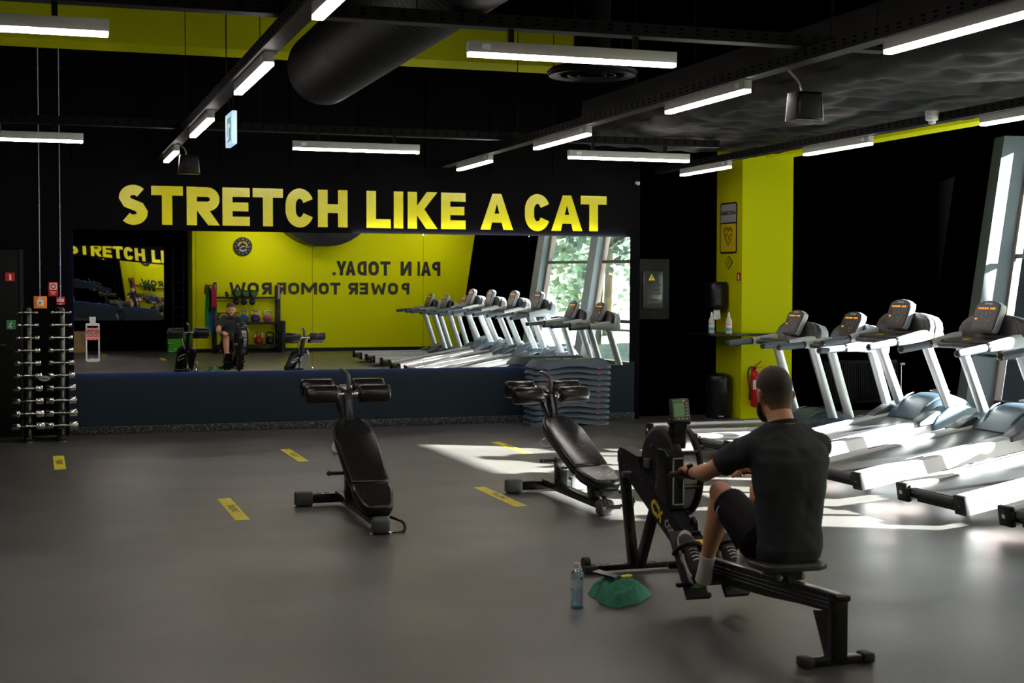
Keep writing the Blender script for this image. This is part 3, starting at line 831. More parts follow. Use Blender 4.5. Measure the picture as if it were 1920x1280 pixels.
for ch, a, b in L2:
    letter_obj(ch, (a, YY+0.001, 1.29), (-1, 0, 0), (0, 0, 1), a-b, 0.27 if ch != '.' else 0.2, 0.25, 0.004, 'black_vinyl', t)

# ---- yellow distance tapes on the floor
def tape(x, y, label, L=1.06, w=0.10):
    t = thing('floor_tape', label, 'floor tape', (x, y, 0), 0, 'yellow distance marks stuck on the floor')
    mb = MB()
    pts_l = []; n = 9
    # saw-toothed end stripes left and right of a solid middle
    def par(y0, y1, sk=0.012):
        mb.prism([(x-w/2, y0), (x+w/2, y0+sk), (x+w/2, y1+sk), (x-w/2, y1)], (0, 0, 0.0005), (1, 0, 0), (0, 1, 0), 0.0016)
    seg = L*0.34/8
    par(y-L*0.16, y+L*0.16, 0)
    for k in range(5):
        a = y+L*0.16+k*L*0.068; par(a+0.010, a+L*0.068, 0.02)
        b = y-L*0.16-(k+1)*L*0.068; par(b, b+L*0.068-0.010, 0.02)
    mb.build('strip', 'tape', t, world=True, smooth=False)
    m2 = MB(); text_mb('2 METRAI', 0.075, (x+0.028, y-0.15, 0.0026), (0, 1, 0), (-1, 0, 0), 0.0004, bold=0.002, mb=m2)
    m2.build('print', 'tape_print', t, world=True, smooth=False)
tape(0.19, 13.66, 'yellow floor tape on the far left, below the dumbbell rack')
tape(1.335, 10.43, 'yellow floor tape left of the nearer bench')
tape(2.318, 13.59, 'yellow floor tape behind and left of the nearer bench')
tape(3.355, 10.44, 'yellow floor tape at the left foot of the farther bench')
tape(4.495, 13.62, 'yellow floor tape in the sunlit patch behind the farther bench')
tape(1.235, 0.33, 'yellow floor tape reflected beside the bottle sticker', 0.9)
tape(2.33, 2.0, 'yellow floor tape reflected below the small mirror', 0.9)

# ================================================================== TREADMILLS (runner looks along +X, origin at the rear on the floor)
def make_treadmill(label, loc, td, tu):
    t = thing('treadmill', label, 'treadmill', loc, 0, 'treadmills in a row along the windows')
    Rd = Matrix.Rotation(-math.radians(td), 4, 'Y'); Ru = Matrix.Rotation(-math.radians(tu), 4, 'Y')
    def D(): m = MB(); m.T = Rd; return m
    def U_(): m = MB(); m.T = Ru; return m
    # deck
    mb = D(); mb.bx(0.03, 1.62, -0.27, 0.27, 0.10, 0.165); mb.build('deck', 'black_satin', t)
    mb = D(); mb.bx(0.035, 1.58, -0.245, 0.245, 0.166, 0.176, 0.003)
    mb.cyl((0.045, -0.245, 0.145), (0.045, 0.245, 0.145), 0.030, seg=18); mb.build('running_belt', 'belt', t)
    for k in (-1, 1):
        mb = D(); pr = [(0.30, 0.07), (0.405, 0.07), (0.405, 0.185), (0.385, 0.197), (0.285, 0.197), (0.262, 0.182), (0.262, 0.17), (0.30, 0.165)]
        mb.prism([(k*a, b) for a, b in pr], (0.035, 0, 0), (0, 1, 0), (0, 0, 1), 1.60)
        rail = mb.build('side_rail', 'deck_white', t, ang=25)
        mb = D(); mb.bx(0.0, 0.036, k*0.275, k*0.408, 0.066, 0.20, 0.008)
        mb.bx(0.004, 0.06, k*0.245, k*0.29, 0.11, 0.17, 0.006)
        cap = mb.build('end_cap', 'black_satin', t)
        mb = D()
        for zz in (0.095, 0.165): mb.cyl((-0.002, k*0.34, zz), (0.002, k*0.34, zz), 0.006, seg=10)
        mb.build('bolt', 'console_dark', cap)
        mb = D(); mb.bx(-0.002, 0.0, k*0.335, k*0.365, 0.12, 0.145) if k > 0 else mb.cyl((-0.002, -0.34, 0.13), (0.001, -0.34, 0.13), 0.004, seg=8)
        mb.build('sticker', 'white', cap)
        mb = D(); text_mb('Life Fitness', 0.085, (0.16 if k < 0 else 0.60, k*0.4065, 0.095), (-k, 0, 0), (0, 0, 1), 0.0005, sx=1.0, mb=mb)
        mb.build('brand_lettering', 'red_print', rail, smooth=False)
        mb = D()
        mb.bx(0.55, 0.75, k*0.32, k*0.345, 0.1972, 0.1985); mb.bx(0.80, 1.10, k*0.32, k*0.345, 0.1972, 0.1985)
        mb.build('grip_strip', 'rubber', rail)
    mb = D(); mb.bx(0.06, 0.12, -0.25, 0.25, 0.065, 0.085); mb.build('cross_bar', 'black_metal', t)
    # feet
    for k in (-1, 1):
        mb = MB(); mb.cyl((0.45, k*0.24, 0), (0.45, k*0.24, 0.09+0.45*math.tan(math.radians(td))), 0.022); mb.build('foot', 'rubber', t)
    mb = MB()
    zf = 1.75*math.sin(math.radians(td))+0.05
    for k in (-1, 1):
        mb.bx(1.60, 1.95, k*0.34, k*0.40, 0.0, 0.05, 0.004)
        mb.bar((1.92, k*0.37, 0.04), (1.78, k*0.37, zf+0.05), 0.04, 0.05)
    mb.build('lift_frame', 'black_metal', t)
    # motor hood : rounded sections along x
    mb = D(); rs = []
    prof = [(1.50, 0.17, 0.185, 0.29), (1.56, 0.16, 0.235, 0.30), (1.64, 0.12, 0.30, 0.31), (1.72, 0.10, 0.335, 0.32), (1.82, 0.09, 0.345, 0.33), (1.92, 0.09, 0.325, 0.33), (2.00, 0.09, 0.28, 0.31), (2.05, 0.10, 0.20, 0.28)]
    for x, z0, z1, w in prof:
        pts = []
        n = 20
        for i in range(n+1):
            a = PI*i/n
            pts.append(V((x+0.05*(1-abs(math.cos(a))**3)*-0, math.copysign(abs(math.cos(a))**0.55, math.cos(a))*w, z0+(z1-z0)*(math.sin(a)**0.55))))
        rs.append(pts)
    mb.rings(rs)
    hood = mb.build('motor_hood', 'hood', t, ang=50)
    for k in (-1, 1):
        mb = D()
        mb.tube([(1.53, k*0.17, 0.19), (1.60, k*0.185, 0.268), (1.70, k*0.22, 0.325), (1.80, k*0.25, 0.338)], [0.004, 0.009, 0.010, 0.004], 8)
        mb.build('ridge', 'blue_grey', hood)
    mb = D(); mb.prism([(1.86, -0.10), (1.95, -0.10), (1.95, 0.14), (1.90, 0.14)], (0, 0, 0.335), (1, 0, 0), (0, 1, 0), 0.012); mb.build('vent', 'console_dark', hood)
    for k in (-1, 1):
        mb = D()
        mb.prism([(1.37, 0.16), (1.37, 0.19), (1.385, 0.205), (1.56, 0.262), (1.60, 0.255), (1.60, 0.16)], (0, k*0.29 if k < 0 else 0.43, 0), (1, 0, 0), (0, 0, 1), 0.14, 0.012)
        mb.build('hood_tip', 'hood_dark', t)
        mb = D()
        mb.prism([(1.50, 0.16), (1.56, 0.22), (1.70, 0.275), (1.85, 0.265), (1.98, 0.20), (2.0, 0.12), (1.5, 0.10)], (0, k*0.27 if k < 0 else 0.44, 0), (1, 0, 0), (0, 0, 1), 0.17, 0.02)
        mb.build('hood_side', 'hood', t)
    # uprights
    for k in (-1, 1):
        mb = U_(); a = V((1.79, k*0.385, 0.12)); b = V((1.50, k*0.375, 1.0)); rs = []
        for f_ in (0, 1):
            c = a.lerp(b, f_); rs.append([c+V((0.050*math.cos(2*PI*j/24), 0.040*math.sin(2*PI*j/24), 0)) for j in range(24)])
        mb.rings(rs); mb.build('upright', 'silver', t)
    # handlebars
    for k in (-1, 1):
        mb = U_(); mb.tube([(0.935, k*0.385, 1.015), (1.00, k*0.385, 1.02), (1.20, k*0.385, 1.036)], [0.028, 0.032, 0.032], 16)
        g = mb.build('handlebar', 'grip', t)
        mb = U_(); mb.ball((0.93, k*0.385, 1.015), (0.026, 0.031, 0.031), 16); mb.build('end_cap', 'console_dark', g)
        mb = U_(); mb.cyl((1.195, k*0.385, 1.036), (1.215, k*0.385, 1.037), 0.036, seg=18); mb.build('joint_ring', 'console_dark', g)
        mb = U_(); rs = []
        for x, z, hy, hz in ((1.213, 1.036, 0.033, 0.036), (1.32, 1.045, 0.036, 0.045), (1.45, 1.05, 0.038, 0.06), (1.58, 1.04, 0.038, 0.07), (1.66, 1.03, 0.034, 0.05)):
            rs.append([V((x, k*0.385+hy*math.copysign(abs(math.cos(2*PI*j/20))**0.7, math.cos(2*PI*j/20)), z+hz*math.copysign(abs(math.sin(2*PI*j/20))**0.7, math.sin(2*PI*j/20)))) for j in range(20)])
        mb.rings(rs); mb.build('handle_casing', 'silver_plastic', t)
    # centre grip bar across the front
    mb = U_(); mb.tube([(1.30, -0.36, 1.03), (1.20, -0.22, 1.035), (1.17, -0.02, 1.04), (1.17, 0.02, 1.04), (1.20, 0.22, 1.035), (1.30, 0.36, 1.03)], 0.022, 12)
    mb.build('front_grip', 'console', t)
    mb = U_(); mb.prism([(1.30, -0.36), (1.56, -0.37), (1.56, 0.37), (1.30, 0.36), (1.25, 0.2), (1.24, -0.2)], (0, 0, 1.042), (1, 0, 0), (0, 1, 0), 0.03, 0.008)
    dash = mb.build('dash', 'console', t)
    mb = U_(); mb.bx(1.27, 1.31, -0.03, 0.03, 1.074, 1.084, 0.003); mb.build('safety_key', 'sign_yellow', dash)
    # arched shroud, leaning away from the runner
    base = V((1.555, 0, 1.06)); la = math.radians(17)
    def L(a, b, c=0.0):   # a across(+y), b up the lean, c forward
        return base+V((math.sin(la)*b+math.cos(la)*c, a, math.cos(la)*b-math.sin(la)*c))
    def Lp(mb, pts, c0, depth, bev=0.0):
        mb.prism(pts, L(0, 0, c0), V((0, 1, 0)), L(0, 1, 0)-L(0, 0, 0), depth, bev)
    arch = [(-0.43, -0.05), (-0.43, 0.07), (-0.40, 0.125), (-0.33, 0.17), (-0.2, 0.192), (0.2, 0.192), (0.33, 0.17), (0.40, 0.125), (0.43, 0.07), (0.43, -0.05)]
    mb = U_(); Lp(mb, arch, 0.0, 0.085, 0.02); mb.build('shroud', 'silver_plastic', t, ang=50)
    arch2 = [(a*0.975, b*0.97) for a, b in arch]
    mb = U_(); Lp(mb, arch2, -0.055, 0.062, 0.018); sf = mb.build('shroud_face', 'console', t, ang=50)
    for k in (-1, 1):
        mb = U_(); Lp(mb, [(k*0.19, -0.03), (k*0.36, -0.03), (k*0.36, 0.06), (k*0.32, 0.115), (k*0.23, 0.14), (k*0.165, 0.13)][::k], -0.0575, 0.006, 0.002)
        mb.build('cup_holder', 'console_dark', sf)
    mb = U_(); Lp(mb, [(-0.15, -0.03), (0.15, -0.03), (0.135, 0.05), (-0.135, 0.05)], -0.0575, 0.006, 0.002); mb.build('tray', 'console_dark', sf)
    # console
    base2 = V((1.435, 0, 1.125)); al = math.radians(24)
    cu_, cv_ = V((0, 1, 0)), V((math.sin(al), 0, math.cos(al))); cn = cu_.cross(cv_)   # cn points +x-ish
    co = [(-0.135, 0.0), (-0.155, 0.03), (-0.165, 0.20), (-0.155, 0.235), (-0.09, 0.262), (0, 0.270), (0.09, 0.262), (0.155, 0.235), (0.165, 0.20), (0.155, 0.03), (0.135, 0.0)]
    mb = U_(); mb.prism(co, base2, cu_, cv_, 0.055, 0.010); cs = mb.build('console', 'silver_plastic', t, ang=50)
    mb = U_(); mb.prism([(a*0.96, b*0.97+0.004) for a, b in co], base2-cn*0.008, cu_, cv_, 0.02, 0.005); mb.build('console_bezel', 'console', cs)
    mb = U_(); mb.prism([(a*0.88, b*0.84+0.032) for a, b in co], base2-cn*0.0095, cu_, cv_, 0.003); mb.build('console_face', 'console_face', cs)
    def P2(a, b, h=0.0105): return base2+cu_*a+cv_*b-cn*h
    def dots(x0, x1, y, h=0.016, n=5, skip=()):
        mb = U_()
        for i in range(n):
            if i in skip: continue
            a = x0+(x1-x0)*(i+0.5)/n; w = (x1-x0)/n*0.36
            mb.prism([(-w, -h/2), (w, -h/2), (w, h/2), (-w, h/2)], P2(a, y), cu_, cv_, 0.001)
        mb.build('display_digits', 'led_orange', cs, smooth=False)
    # +y is on the runner's left; display reads left to right from +y to -y
    dots(0.115, -0.02, 0.198, n=5); dots(-0.035, -0.11, 0.198, n=3); dots(0.125, 0.085, 0.108, n=1, h=0.014)
    mb = U_(); mb.prism([(-0.115, 0), (0.115, 0), (0.115, 0.02), (-0.115, 0.02)], P2(0, 0.188, 0.0102), cu_, cv_, 0.0008)
    mb.prism([(0.125, 0.12), (0.085, 0.12), (0.085, 0.16), (0.125, 0.16)][::-1], P2(0, 0, 0.0102), cu_, cv_, 0.0008); mb.build('display', 'console_dark', cs, smooth=False)
    mb = U_()
    for r_ in range(5):
        for c_ in range(3):
            a = 0.045-c_*0.055; b = 0.155-r_*0.016
            if (r_+c_) % 4 != 3: mb.prism([(-0.004, -0.003), (0.004, -0.003), (0.004, 0.003), (-0.004, 0.003)], P2(a, b), cu_, cv_, 0.001)
    mb.build('key_marks', 'sign_grey', cs, smooth=False)
    mb = U_(); mb.prism(arc(0, 0, 0.009, 0.009, 0, 330, 11), P2(-0.045, 0.088), cu_, cv_, 0.001); mb.build('start_button', 'led_green', cs, smooth=False)
    mb = U_(); mb.prism([(-0.013, -0.007), (0.013, -0.007), (0.013, 0.007), (-0.013, 0.007)], P2(-0.04, 0.062), cu_, cv_, 0.001); mb.build('stop_button', 'led_red', cs, smooth=False)
    mb = U_(); text_mb('Life Fitness', 0.022, P2(0.045, 0.232, 0.0108), -cu_, cv_, 0.0002, bold=0.0006, mb=mb); mb.build('brand_lettering', 'white', cs, smooth=False)
    mb = U_(); mb.bar(L(0, -0.02, -0.03), L(0, 0.11, -0.055), 0.16, 0.04); mb.build('console_neck', 'console', t)
    return t
RX = 5.93
TM = [(13.30, 0, 0, 'treadmill nearest the yellow column, level deck'),
      (12.20, 0, 0, 'second treadmill from the yellow column, level deck'),
      (11.12, 10, 5, 'third treadmill from the yellow column, raised deck, partly hidden by the man'),
      (9.87, 10, 5, 'treadmill with raised deck at the right, fourth from the yellow column'),
      (8.58, 10.5, 5, 'treadmill with raised deck running out of the picture at the right'),
      (7.42, 10, 5, 'treadmill of which only the rear corner shows at the right edge'),
      (6.30, 0, 0, 'treadmill with lower console in the middle of the mirrored row'),
      (4.95, 2, 2, 'second treadmill from the yellow lettered wall, seen in the mirror'),
      (3.75, 2, 2, 'treadmill nearest the yellow lettered wall, seen in the mirror')]
tr_up = make_treadmill(TM[2][3], (RX, TM[2][0], 0), 10, 5)
tr_flat = make_treadmill(TM[0][3], (RX+0.06, TM[0][0], 0), 0, 0)
for y, a, b, lab in TM:
    if y in (13.30, 11.12): continue
    o = copy_tree(tr_up if a > 5 else tr_flat); o.location = (RX+(0.06 if a < 5 else 0), y, 0); o['label'] = lab

# ================================================================== ABDOMINAL BENCHES
def make_bench(label, x, ty, ft, post, hinge, top, seat, roll, rz=0.0):
    """all pairs are (y, z) in the bench's own mid plane; y grows towards the mirror"""
    t = thing('abdominal_bench', label, 'weight bench', (x, ty, 0), rz, 'adjustable abdominal benches')
    Y = lambda p, dx=0.0, dz=0.0, dy=0.0: V((dx, p[0]-ty+dy, p[1]+dz))
    mb = MB(); mb.bar((-0.31, 0, 0.055), (0.31, 0, 0.055), 0.075, 0.07, bev=0.012); mb.build('rear_base', 'black_metal', t)
    for k in (-1, 1):
        mb = MB(); mb.box((k*0.265, 0, 0.056), (0.13, 0.092, 0.105), 0.018); mb.build('base_pad', 'grey_rubber', t)
    mb = MB(); mb.bar((0, 0, 0.075), (0, ft-ty, 0.065), 0.07, 0.06, bev=0.010); mb.build('spine', 'black_metal', t)
    mb = MB(); mb.box((0, ft-ty, 0.056), (0.12, 0.10, 0.11), 0.03, seg=3); mb.build('front_pad', 'grey_rubber', t)
    # post with sliding tube
    mb = MB(); mb.bar(Y(post, dz=0.05), Y((post[0]+0.02, 0.31)), 0.08, 0.10, (0, 1, 0), bev=0.008); p_ = mb.build('post', 'black_metal', t)
    mb = MB(); mb.box(Y((post[0]-0.03, 0.275)), (0.10, 0.05, 0.07), 0.01); mb.tube([Y((post[0]-0.05, 0.27), -0.05), Y((post[0]-0.07, 0.23), -0.03), Y((post[0]-0.07, 0.23), 0.03), Y((post[0]-0.05, 0.27), 0.05)], 0.007)
    mb.build('pull_loop', 'steel', p_)
    mb = MB(); mb.bx(-0.15, -0.04, post[0]-ty-0.02, post[0]-ty+0.01, 0.275, 0.30, 0.006); mb.ball((-0.16, post[0]-ty-0.005, 0.288), (0.018, 0.018, 0.018), 12); mb.build('adjustment_pin', 'rubber', p_)
    def fr(f_, d): # point on the pad under-side
        a = V((0, hinge[0]-ty, hinge[1])); b = V((0, top[0]-ty, top[1])); n_ = V((0, -(b-a).z, (b-a).y)).normalized()
        return a.lerp(b, f_)+n_*d
    sl = fr(0.62, -0.09)
    mb = MB(); mb.cyl(Y((post[0]+0.02, 0.28)), sl, 0.022); mb.build('sliding_tube', 'chrome', t)
    mb = MB(); mb.bar(fr(-0.06, -0.085), fr(0.97, -0.085), 0.06, 0.05, bev=0.006); mb.build('back_beam', 'black_metal', t)
    mb = MB(); mb.tube([fr(0.85, -0.10)+V((-0.03, 0, 0)), fr(0.86, -0.15)+V((-0.12, 0, 0)), fr(0.70, -0.15)+V((-0.13, 0, 0)), fr(0.68, -0.10)+V((-0.03, 0, 0))], 0.009); mb.build('grab_loop', 'steel', t)
    # short front post
    mb = MB(); mb.bar((0, hinge[0]-ty-0.06, 0.09), (0, hinge[0]-ty-0.03, max(0.14, hinge[1]-0.09)), 0.07, 0.09, (0, 1, 0), bev=0.006); mb.build('front_post', 'black_metal', t)
    # pads : outline in the pad plane
    def pad(name, a, b, out, thick):
        a = V((0, a[0]-ty, a[1])); b = V((0, b[0]-ty, b[1])); d = (b-a).normalized(); w = V((1, 0, 0)); nn = w.cross(d)  # up-facing normal
        L_ = (b-a).length
        m = MB(); m.prism([(p*1.0, q*L_) for p, q in out], a-nn*thick, w, d, thick, 0.020)
        o = m.build(name, 'leather', t, ang=60)
        m = MB(); m.prism([(p*0.96, q*L_*0.99+0.004) for p, q in out], a-nn*(thick+0.012), w, d, 0.014); m.build('base_board', 'black_satin', o)
        return o
    back = [(-0.125, 0.0), (0.125, 0.0), (0.138, 0.04), (0.143, 0.70), (0.135, 0.84), (0.10, 0.955), (0.07, 1.0), (-0.07, 1.0), (-0.10, 0.955), (-0.135, 0.84), (-0.143, 0.70), (-0.138, 0.04)]
    pad('back_pad', hinge, top, back, 0.065)
    st = [(-0.13, 0.0), (0.13, 0.0), (0.135, 0.35), (0.105, 0.85), (0.075, 1.0), (-0.075, 1.0), (-0.105, 0.85), (-0.135, 0.35)]
    h2 = (hinge[0]-0.012, hinge[1]-0.004)
    a = V((0, h2[0]-ty, h2[1])); b = V((0, seat[0]-ty, seat[1])); d = (b-a).normalized(); L_ = (b-a).length; nn = V((-1, 0, 0)).cross(d)
    m = MB(); m.prism([(p, q*L_) for p, q in st], a-nn*0.07, V((-1, 0, 0)), d, 0.07, 0.024); so = m.build('seat_pad', 'leather', t, ang=60)
    m = MB(); m.prism([(p*0.95, q*L_*0.97) for p, q in st], a-nn*0.082, V((-1, 0, 0)), d, 0.014); m.build('base_board', 'black_satin', so)
    mb = MB(); mb.box(b-nn*0.105+d*-0.05, (0.11, 0.08, 0.055), 0.022, seg=3); mb.build('bumper', 'grey_rubber', t)
    # carrying handle under the seat
    q = b-nn*0.09
    mb = MB(); mb.tube([q+V((0.09, 0.03, 0)), q+V((0.155, -0.04, -0.025)), q+V((0.165, -0.06, -0.07)), q+V((0.13, -0.07, -0.09)), q+V((0.04, -0.07, -0.09))], 0.010); mb.build('carry_handle', 'black_metal', t)
    mb = MB(); mb.cyl(q+V((-0.06, -0.07, -0.09)), q+V((0.06, -0.07, -0.09)), 0.015); g = mb.build('carry_grip', 'rubber', t)
    mb = MB(); mb.cyl(q+V((-0.07, -0.07, -0.09)), q+V((-0.055, -0.07, -0.09)), 0.018); mb.cyl(q+V((0.055, -0.07, -0.09)), q+V((0.07, -0.07, -0.09)), 0.018); mb.build('collar', 'chrome', g)
    mb = MB(); mb.bar(q+V((-0.03, 0.06, 0.0)), q+V((-0.03, -0.05, -0.09)), 0.03, 0.012); mb.build('handle_bracket', 'black_metal', t)
    # foot roller head
    r0 = V((0, roll[0]-ty, roll[1]))
    mb = MB(); mb.bar(fr(0.90, -0.085), r0+V((0, 0.02, 0.01)), 0.055, 0.075, (0, -1, 0.3), bev=0.006); mb.build('roller_post', 'black_metal', t)
    mb = MB(); mb.bar(fr(0.97, -0.07)+V((-0.03, 0, 0)), r0+V((-0.075, 0.02, -0.03)), 0.006, 0.05); mb.build('gusset', 'steel', t)
    r1 = r0+V((0, 0.20, 0.035))
    mb = MB(); mb.bar(r0, r1, 0.05, 0.05); mb.build('roller_arm', 'black_metal', t)
    for c in (r0, r1):
        mb = MB(); mb.cyl(c+V((-0.30, 0, 0)), c+V((0.30, 0, 0)), 0.013); mb.build('axle', 'chrome', t)
        for k in (-1, 1):
            mb = MB(); mb.cyl(c+V((k*0.072, 0, 0)), c+V((k*0.305, 0, 0)), 0.066, seg=28, bev=0.016); fo = mb.build('foam_roller', 'leather', t, ang=50)
            mb = MB(); mb.cyl(c+V((k*0.052, 0, 0)), c+V((k*0.071, 0, 0)), 0.026); mb.build('collar', 'chrome', fo)
    mb = MB(); mb.tube([r0+V((0.01, 0.03, 0.02)), r0+V((0.012, 0.03, 0.09)), r0+V((0.008, 0.05, 0.135)), r0+V((-0.01, 0.09, 0.158)), r0+V((-0.02, 0.135, 0.165))], 0.0155, 12)
    h_ = mb.build('top_handle', 'grey_rubber', t)
    mb = MB(); mb.cyl(r0+V((-0.019, 0.13, 0.1648)), r0+V((-0.022, 0.145, 0.166)), 0.017); mb.build('end_cap', 'chrome', h_)
    return t
make_bench('nearer black abdominal bench, steeply raised, left of centre', 2.11, 10.42, 9.09, (10.0, 0.02), (9.385, 0.305), (10.06, 0.675), (9.12, 0.17), (10.11, 0.835))
make_bench('farther black abdominal bench in the sunlight beside the rowing machine', 3.785, 10.60, 9.36, (10.24, 0.02), (9.62, 0.325), (10.40, 0.62), (9.27, 0.255), (10.49, 0.765))

# ================================================================== ROWING MACHINE (seen from behind, runs along y)
XR = 3.215
t = thing('rowing_machine', 'black rowing machine with large flywheel and green lit monitor', 'rowing machine', (XR, 6.4, 0))
rower = t
def B(name, m, par=None, **k): return k.pop('mb').build(name, m, par or rower, world=True, **k)
# monorail, with a belly that sags in the middle
mb = MB(); top = [(5.30, 0.302), (5.6, 0.287), (6.0, 0.266), (6.45, 0.243), (6.62, 0.235)]; bot = [(6.62, 0.17), (6.45, 0.155), (6.2, 0.155), (5.9, 0.175), (5.6, 0.205), (5.30, 0.225)]
mb.prism([(y, z) for y, z in top+bot], (XR-0.022, 0, 0), (0, 1, 0), (0, 0, 1), 0.044, 0.006)
rail = B('monorail', 'black_metal', mb=mb)
mb = MB()
for k in (-1, 1):
    for dz in (0.012, 0.030, 0.048):
        mb.tube([(XR+k*0.0225, 5.32, 0.29-dz), (XR+k*0.0225, 6.0, 0.252-dz), (XR+k*0.0225, 6.6, 0.226-dz)], 0.0035, 6)
B('groove', 'console', rail, mb=mb)
mb = MB()
for (a, b) in zip(top[:-1], top[1:]): mb.bar((XR, a[0], a[1]+0.004), (XR, b[0], b[1]+0.004), 0.035, 0.006, bev=0.001)
B('track_strip', 'steel', rail, mb=mb)
# rear leg
mb = MB(); mb.bar((XR, 5.315, 0.29), (XR, 5.315, 0.02), 0.072, 0.05, (0, 1, 0), bev=0.008)
mb.box((XR, 5.31, 0.292), (0.078, 0.075, 0.03), 0.010); B('rear_leg', 'black_metal', mb=mb)
mb = MB(); mb.prism([(5.33, 0.23), (5.50, 0.20), (5.40, 0.02), (5.33, 0.02)], (XR-0.015, 0, 0), (0, 1, 0), (0, 0, 1), 0.03, 0.004); B('rear_leg_web', 'black_metal', mb=mb)
mb = MB(); mb.box((XR, 5.33, 0.020), (0.33, 0.055, 0.036), 0.008); B('rear_foot_bar', 'black_metal', mb=mb)
for k in (-1, 1):
    mb = MB(); mb.box((XR+k*0.145, 5.33, 0.023), (0.055, 0.075, 0.045), 0.010); B('rear_foot_pad', 'rubber', mb=mb)
# main boom up to the front
mb = MB(); mb.prism([(6.48, 0.13), (6.48, 0.235), (6.60, 0.262), (7.33, 0.60), (7.36, 0.66), (7.62, 0.69), (7.66, 0.66), (7.66, 0.60), (7.60, 0.56), (6.66, 0.135)], (XR-0.042, 0, 0), (0, 1, 0), (0, 0, 1), 0.084, 0.006)
boom = B('boom', 'black_satin', mb=mb)
d_ = V((0, 1, 0.463)).normalized(); n_ = V((0, -d_.z, d_.y))
mb = MB(); text_mb('concept', 0.088, V((XR-0.0435, 7.00, 0.338))-n_*0.0, (0, -d_.y, -d_.z), n_, 0.0006, bold=0.001, mb=mb); B('boom_lettering', 'sign_grey', boom, mb=mb, smooth=False)
mb = MB(); o_ = V((XR-0.0432, 7.09, 0.383))
mb2_ = [(-0.115, 0.0), (-0.09, -0.03), (-0.04, -0.03), (-0.015, 0.005), (0.02, -0.035), (0.03, -0.03), (0.012, 0.02), (0.045, 0.06), (0.03, 0.065), (-0.005, 0.03), (-0.04, 0.062), (-0.09, 0.06), (-0.115, 0.03)]
for seg_ in ribbon(arc(-0.035, 0.012, 0.045, 0.030, 40, 320, 12), 0.022)+ribbon([(0.0, 0.045), (0.03, 0.012), (0.0, -0.022)], 0.018)+ribbon([(0.03, 0.012), (0.055, 0.045)], 0.018)+ribbon([(0.03, 0.012), (0.055, -0.022)], 0.018):
    mb.prism(seg_, o_, (0, -d_.y, -d_.z), n_, 0.0008)
B('boom_emblem', 'sign_yellow', boom, mb=mb, smooth=False)
mb = MB(); c_ = V((XR, 6.62, 0.285)); mb.bar(c_-d_*0.045, c_+d_*0.055, 0.07, 0.003, n_, bev=0); B('warning_sticker', 'yellow_card', boom, mb=mb)
mb = MB(); mb.tube([(XR+0.02, 6.74, 0.325), (XR+0.022, 6.745, 0.385), (XR+0.03, 6.80, 0.395), (XR+0.03, 6.82, 0.345)], 0.012); mb.box((XR, 6.76, 0.335), (0.08, 0.07, 0.02), 0.006); B('handle_hook', 'black_metal', boom, mb=mb)
for (y, z) in ((7.60, 0.655), (7.56, 0.585), (7.30, 0.54), (7.10, 0.44), (6.95, 0.365)):
    mb = MB(); mb.cyl((XR-0.046, y, z), (XR-0.040, y, z), 0.008, seg=12); B('bolt', 'steel', boom, mb=mb)
# front legs
mb = MB(); mb.bar((XR-0.02, 7.62, 0.62), (XR-0.02, 7.47, 0.04), 0.05, 0.065, (0, 1, 0), bev=0.008); B('front_leg', 'black_metal', mb=mb)
mb = MB(); mb.bar((XR-0.01, 7.16, 0.46), (XR-0.01, 7.40, 0.04), 0.045, 0.06, (0, 1, 0), bev=0.008); B('front_leg', 'black_metal', mb=mb)
mb = MB(); mb.bar((XR-0.30, 7.46, 0.030), (XR+0.30, 7.46, 0.030), 0.05, 0.034, bev=0.008); B('front_foot_bar', 'black_metal', mb=mb)
for k in (-1, 1):
    mb = MB(); mb.box((XR+k*0.285, 7.46, 0.024), (0.075, 0.07, 0.046), 0.010); B('front_foot_pad', 'rubber', mb=mb)
    mb = MB(); mb.cyl((XR+k*0.275, 7.50, 0.052), (XR+k*0.315, 7.50, 0.052), 0.036, bev=0.006); B('transport_wheel', 'rubber', mb=mb)
mb = MB(); mb.cyl((XR-0.09, 7.47, 0.55), (XR+0.09, 7.47, 0.55), 0.018); B('pivot_bolt', 'steel', mb=mb)
# flywheel housing
FC = V((XR+0.090, 7.17, 0.60)); FR = 0.248
mb = MB()
mb.lathe([(0.02, -0.102), (FR-0.03, -0.100), (FR-0.006, -0.092), (FR, -0.08), (FR, -0.05), (FR-0.02, -0.04), (FR-0.02, 0.0)], FC, (1, 0, 0), 48)
fly = B('flywheel_housing', 'black_satin', mb=mb, ang=50)
mb = MB(); mb.lathe([(FR-0.018, -0.045), (FR-0.018, 0.035), (FR-0.03, 0.04), (0.05, 0.042), (0.05, -0.03)], FC, (1, 0, 0), 48); B('vent_screen', 'steel', fly, mb=mb, ang=50)
mb = MB(); mb.lathe([(FR-0.035, 0.038), (FR, 0.038), (FR+0.004, 0.050), (FR, 0.062), (FR-0.05, 0.068), (0.06, 0.068), (0.05, 0.042)], FC, (1, 0, 0), 48); B('outer_cover', 'black_satin', fly, mb=mb, ang=50)
for k in range(8):
    mb = MB(); a = 2*PI*k/8+0.25; mb.cyl(FC+V((-0.055, math.cos(a)*(FR-0.006), math.sin(a)*(FR-0.006))), FC+V((0.045, math.cos(a)*(FR-0.006), math.sin(a)*(FR-0.006))), 0.009, seg=10)
    B('spacer', 'black_metal', fly, mb=mb)
mb = MB(); mb.box(FC+V((-0.106, 0.12, 0.03)), (0.02, 0.08, 0.055), 0.008); B('damper', 'grey_rubber', fly, mb=mb)
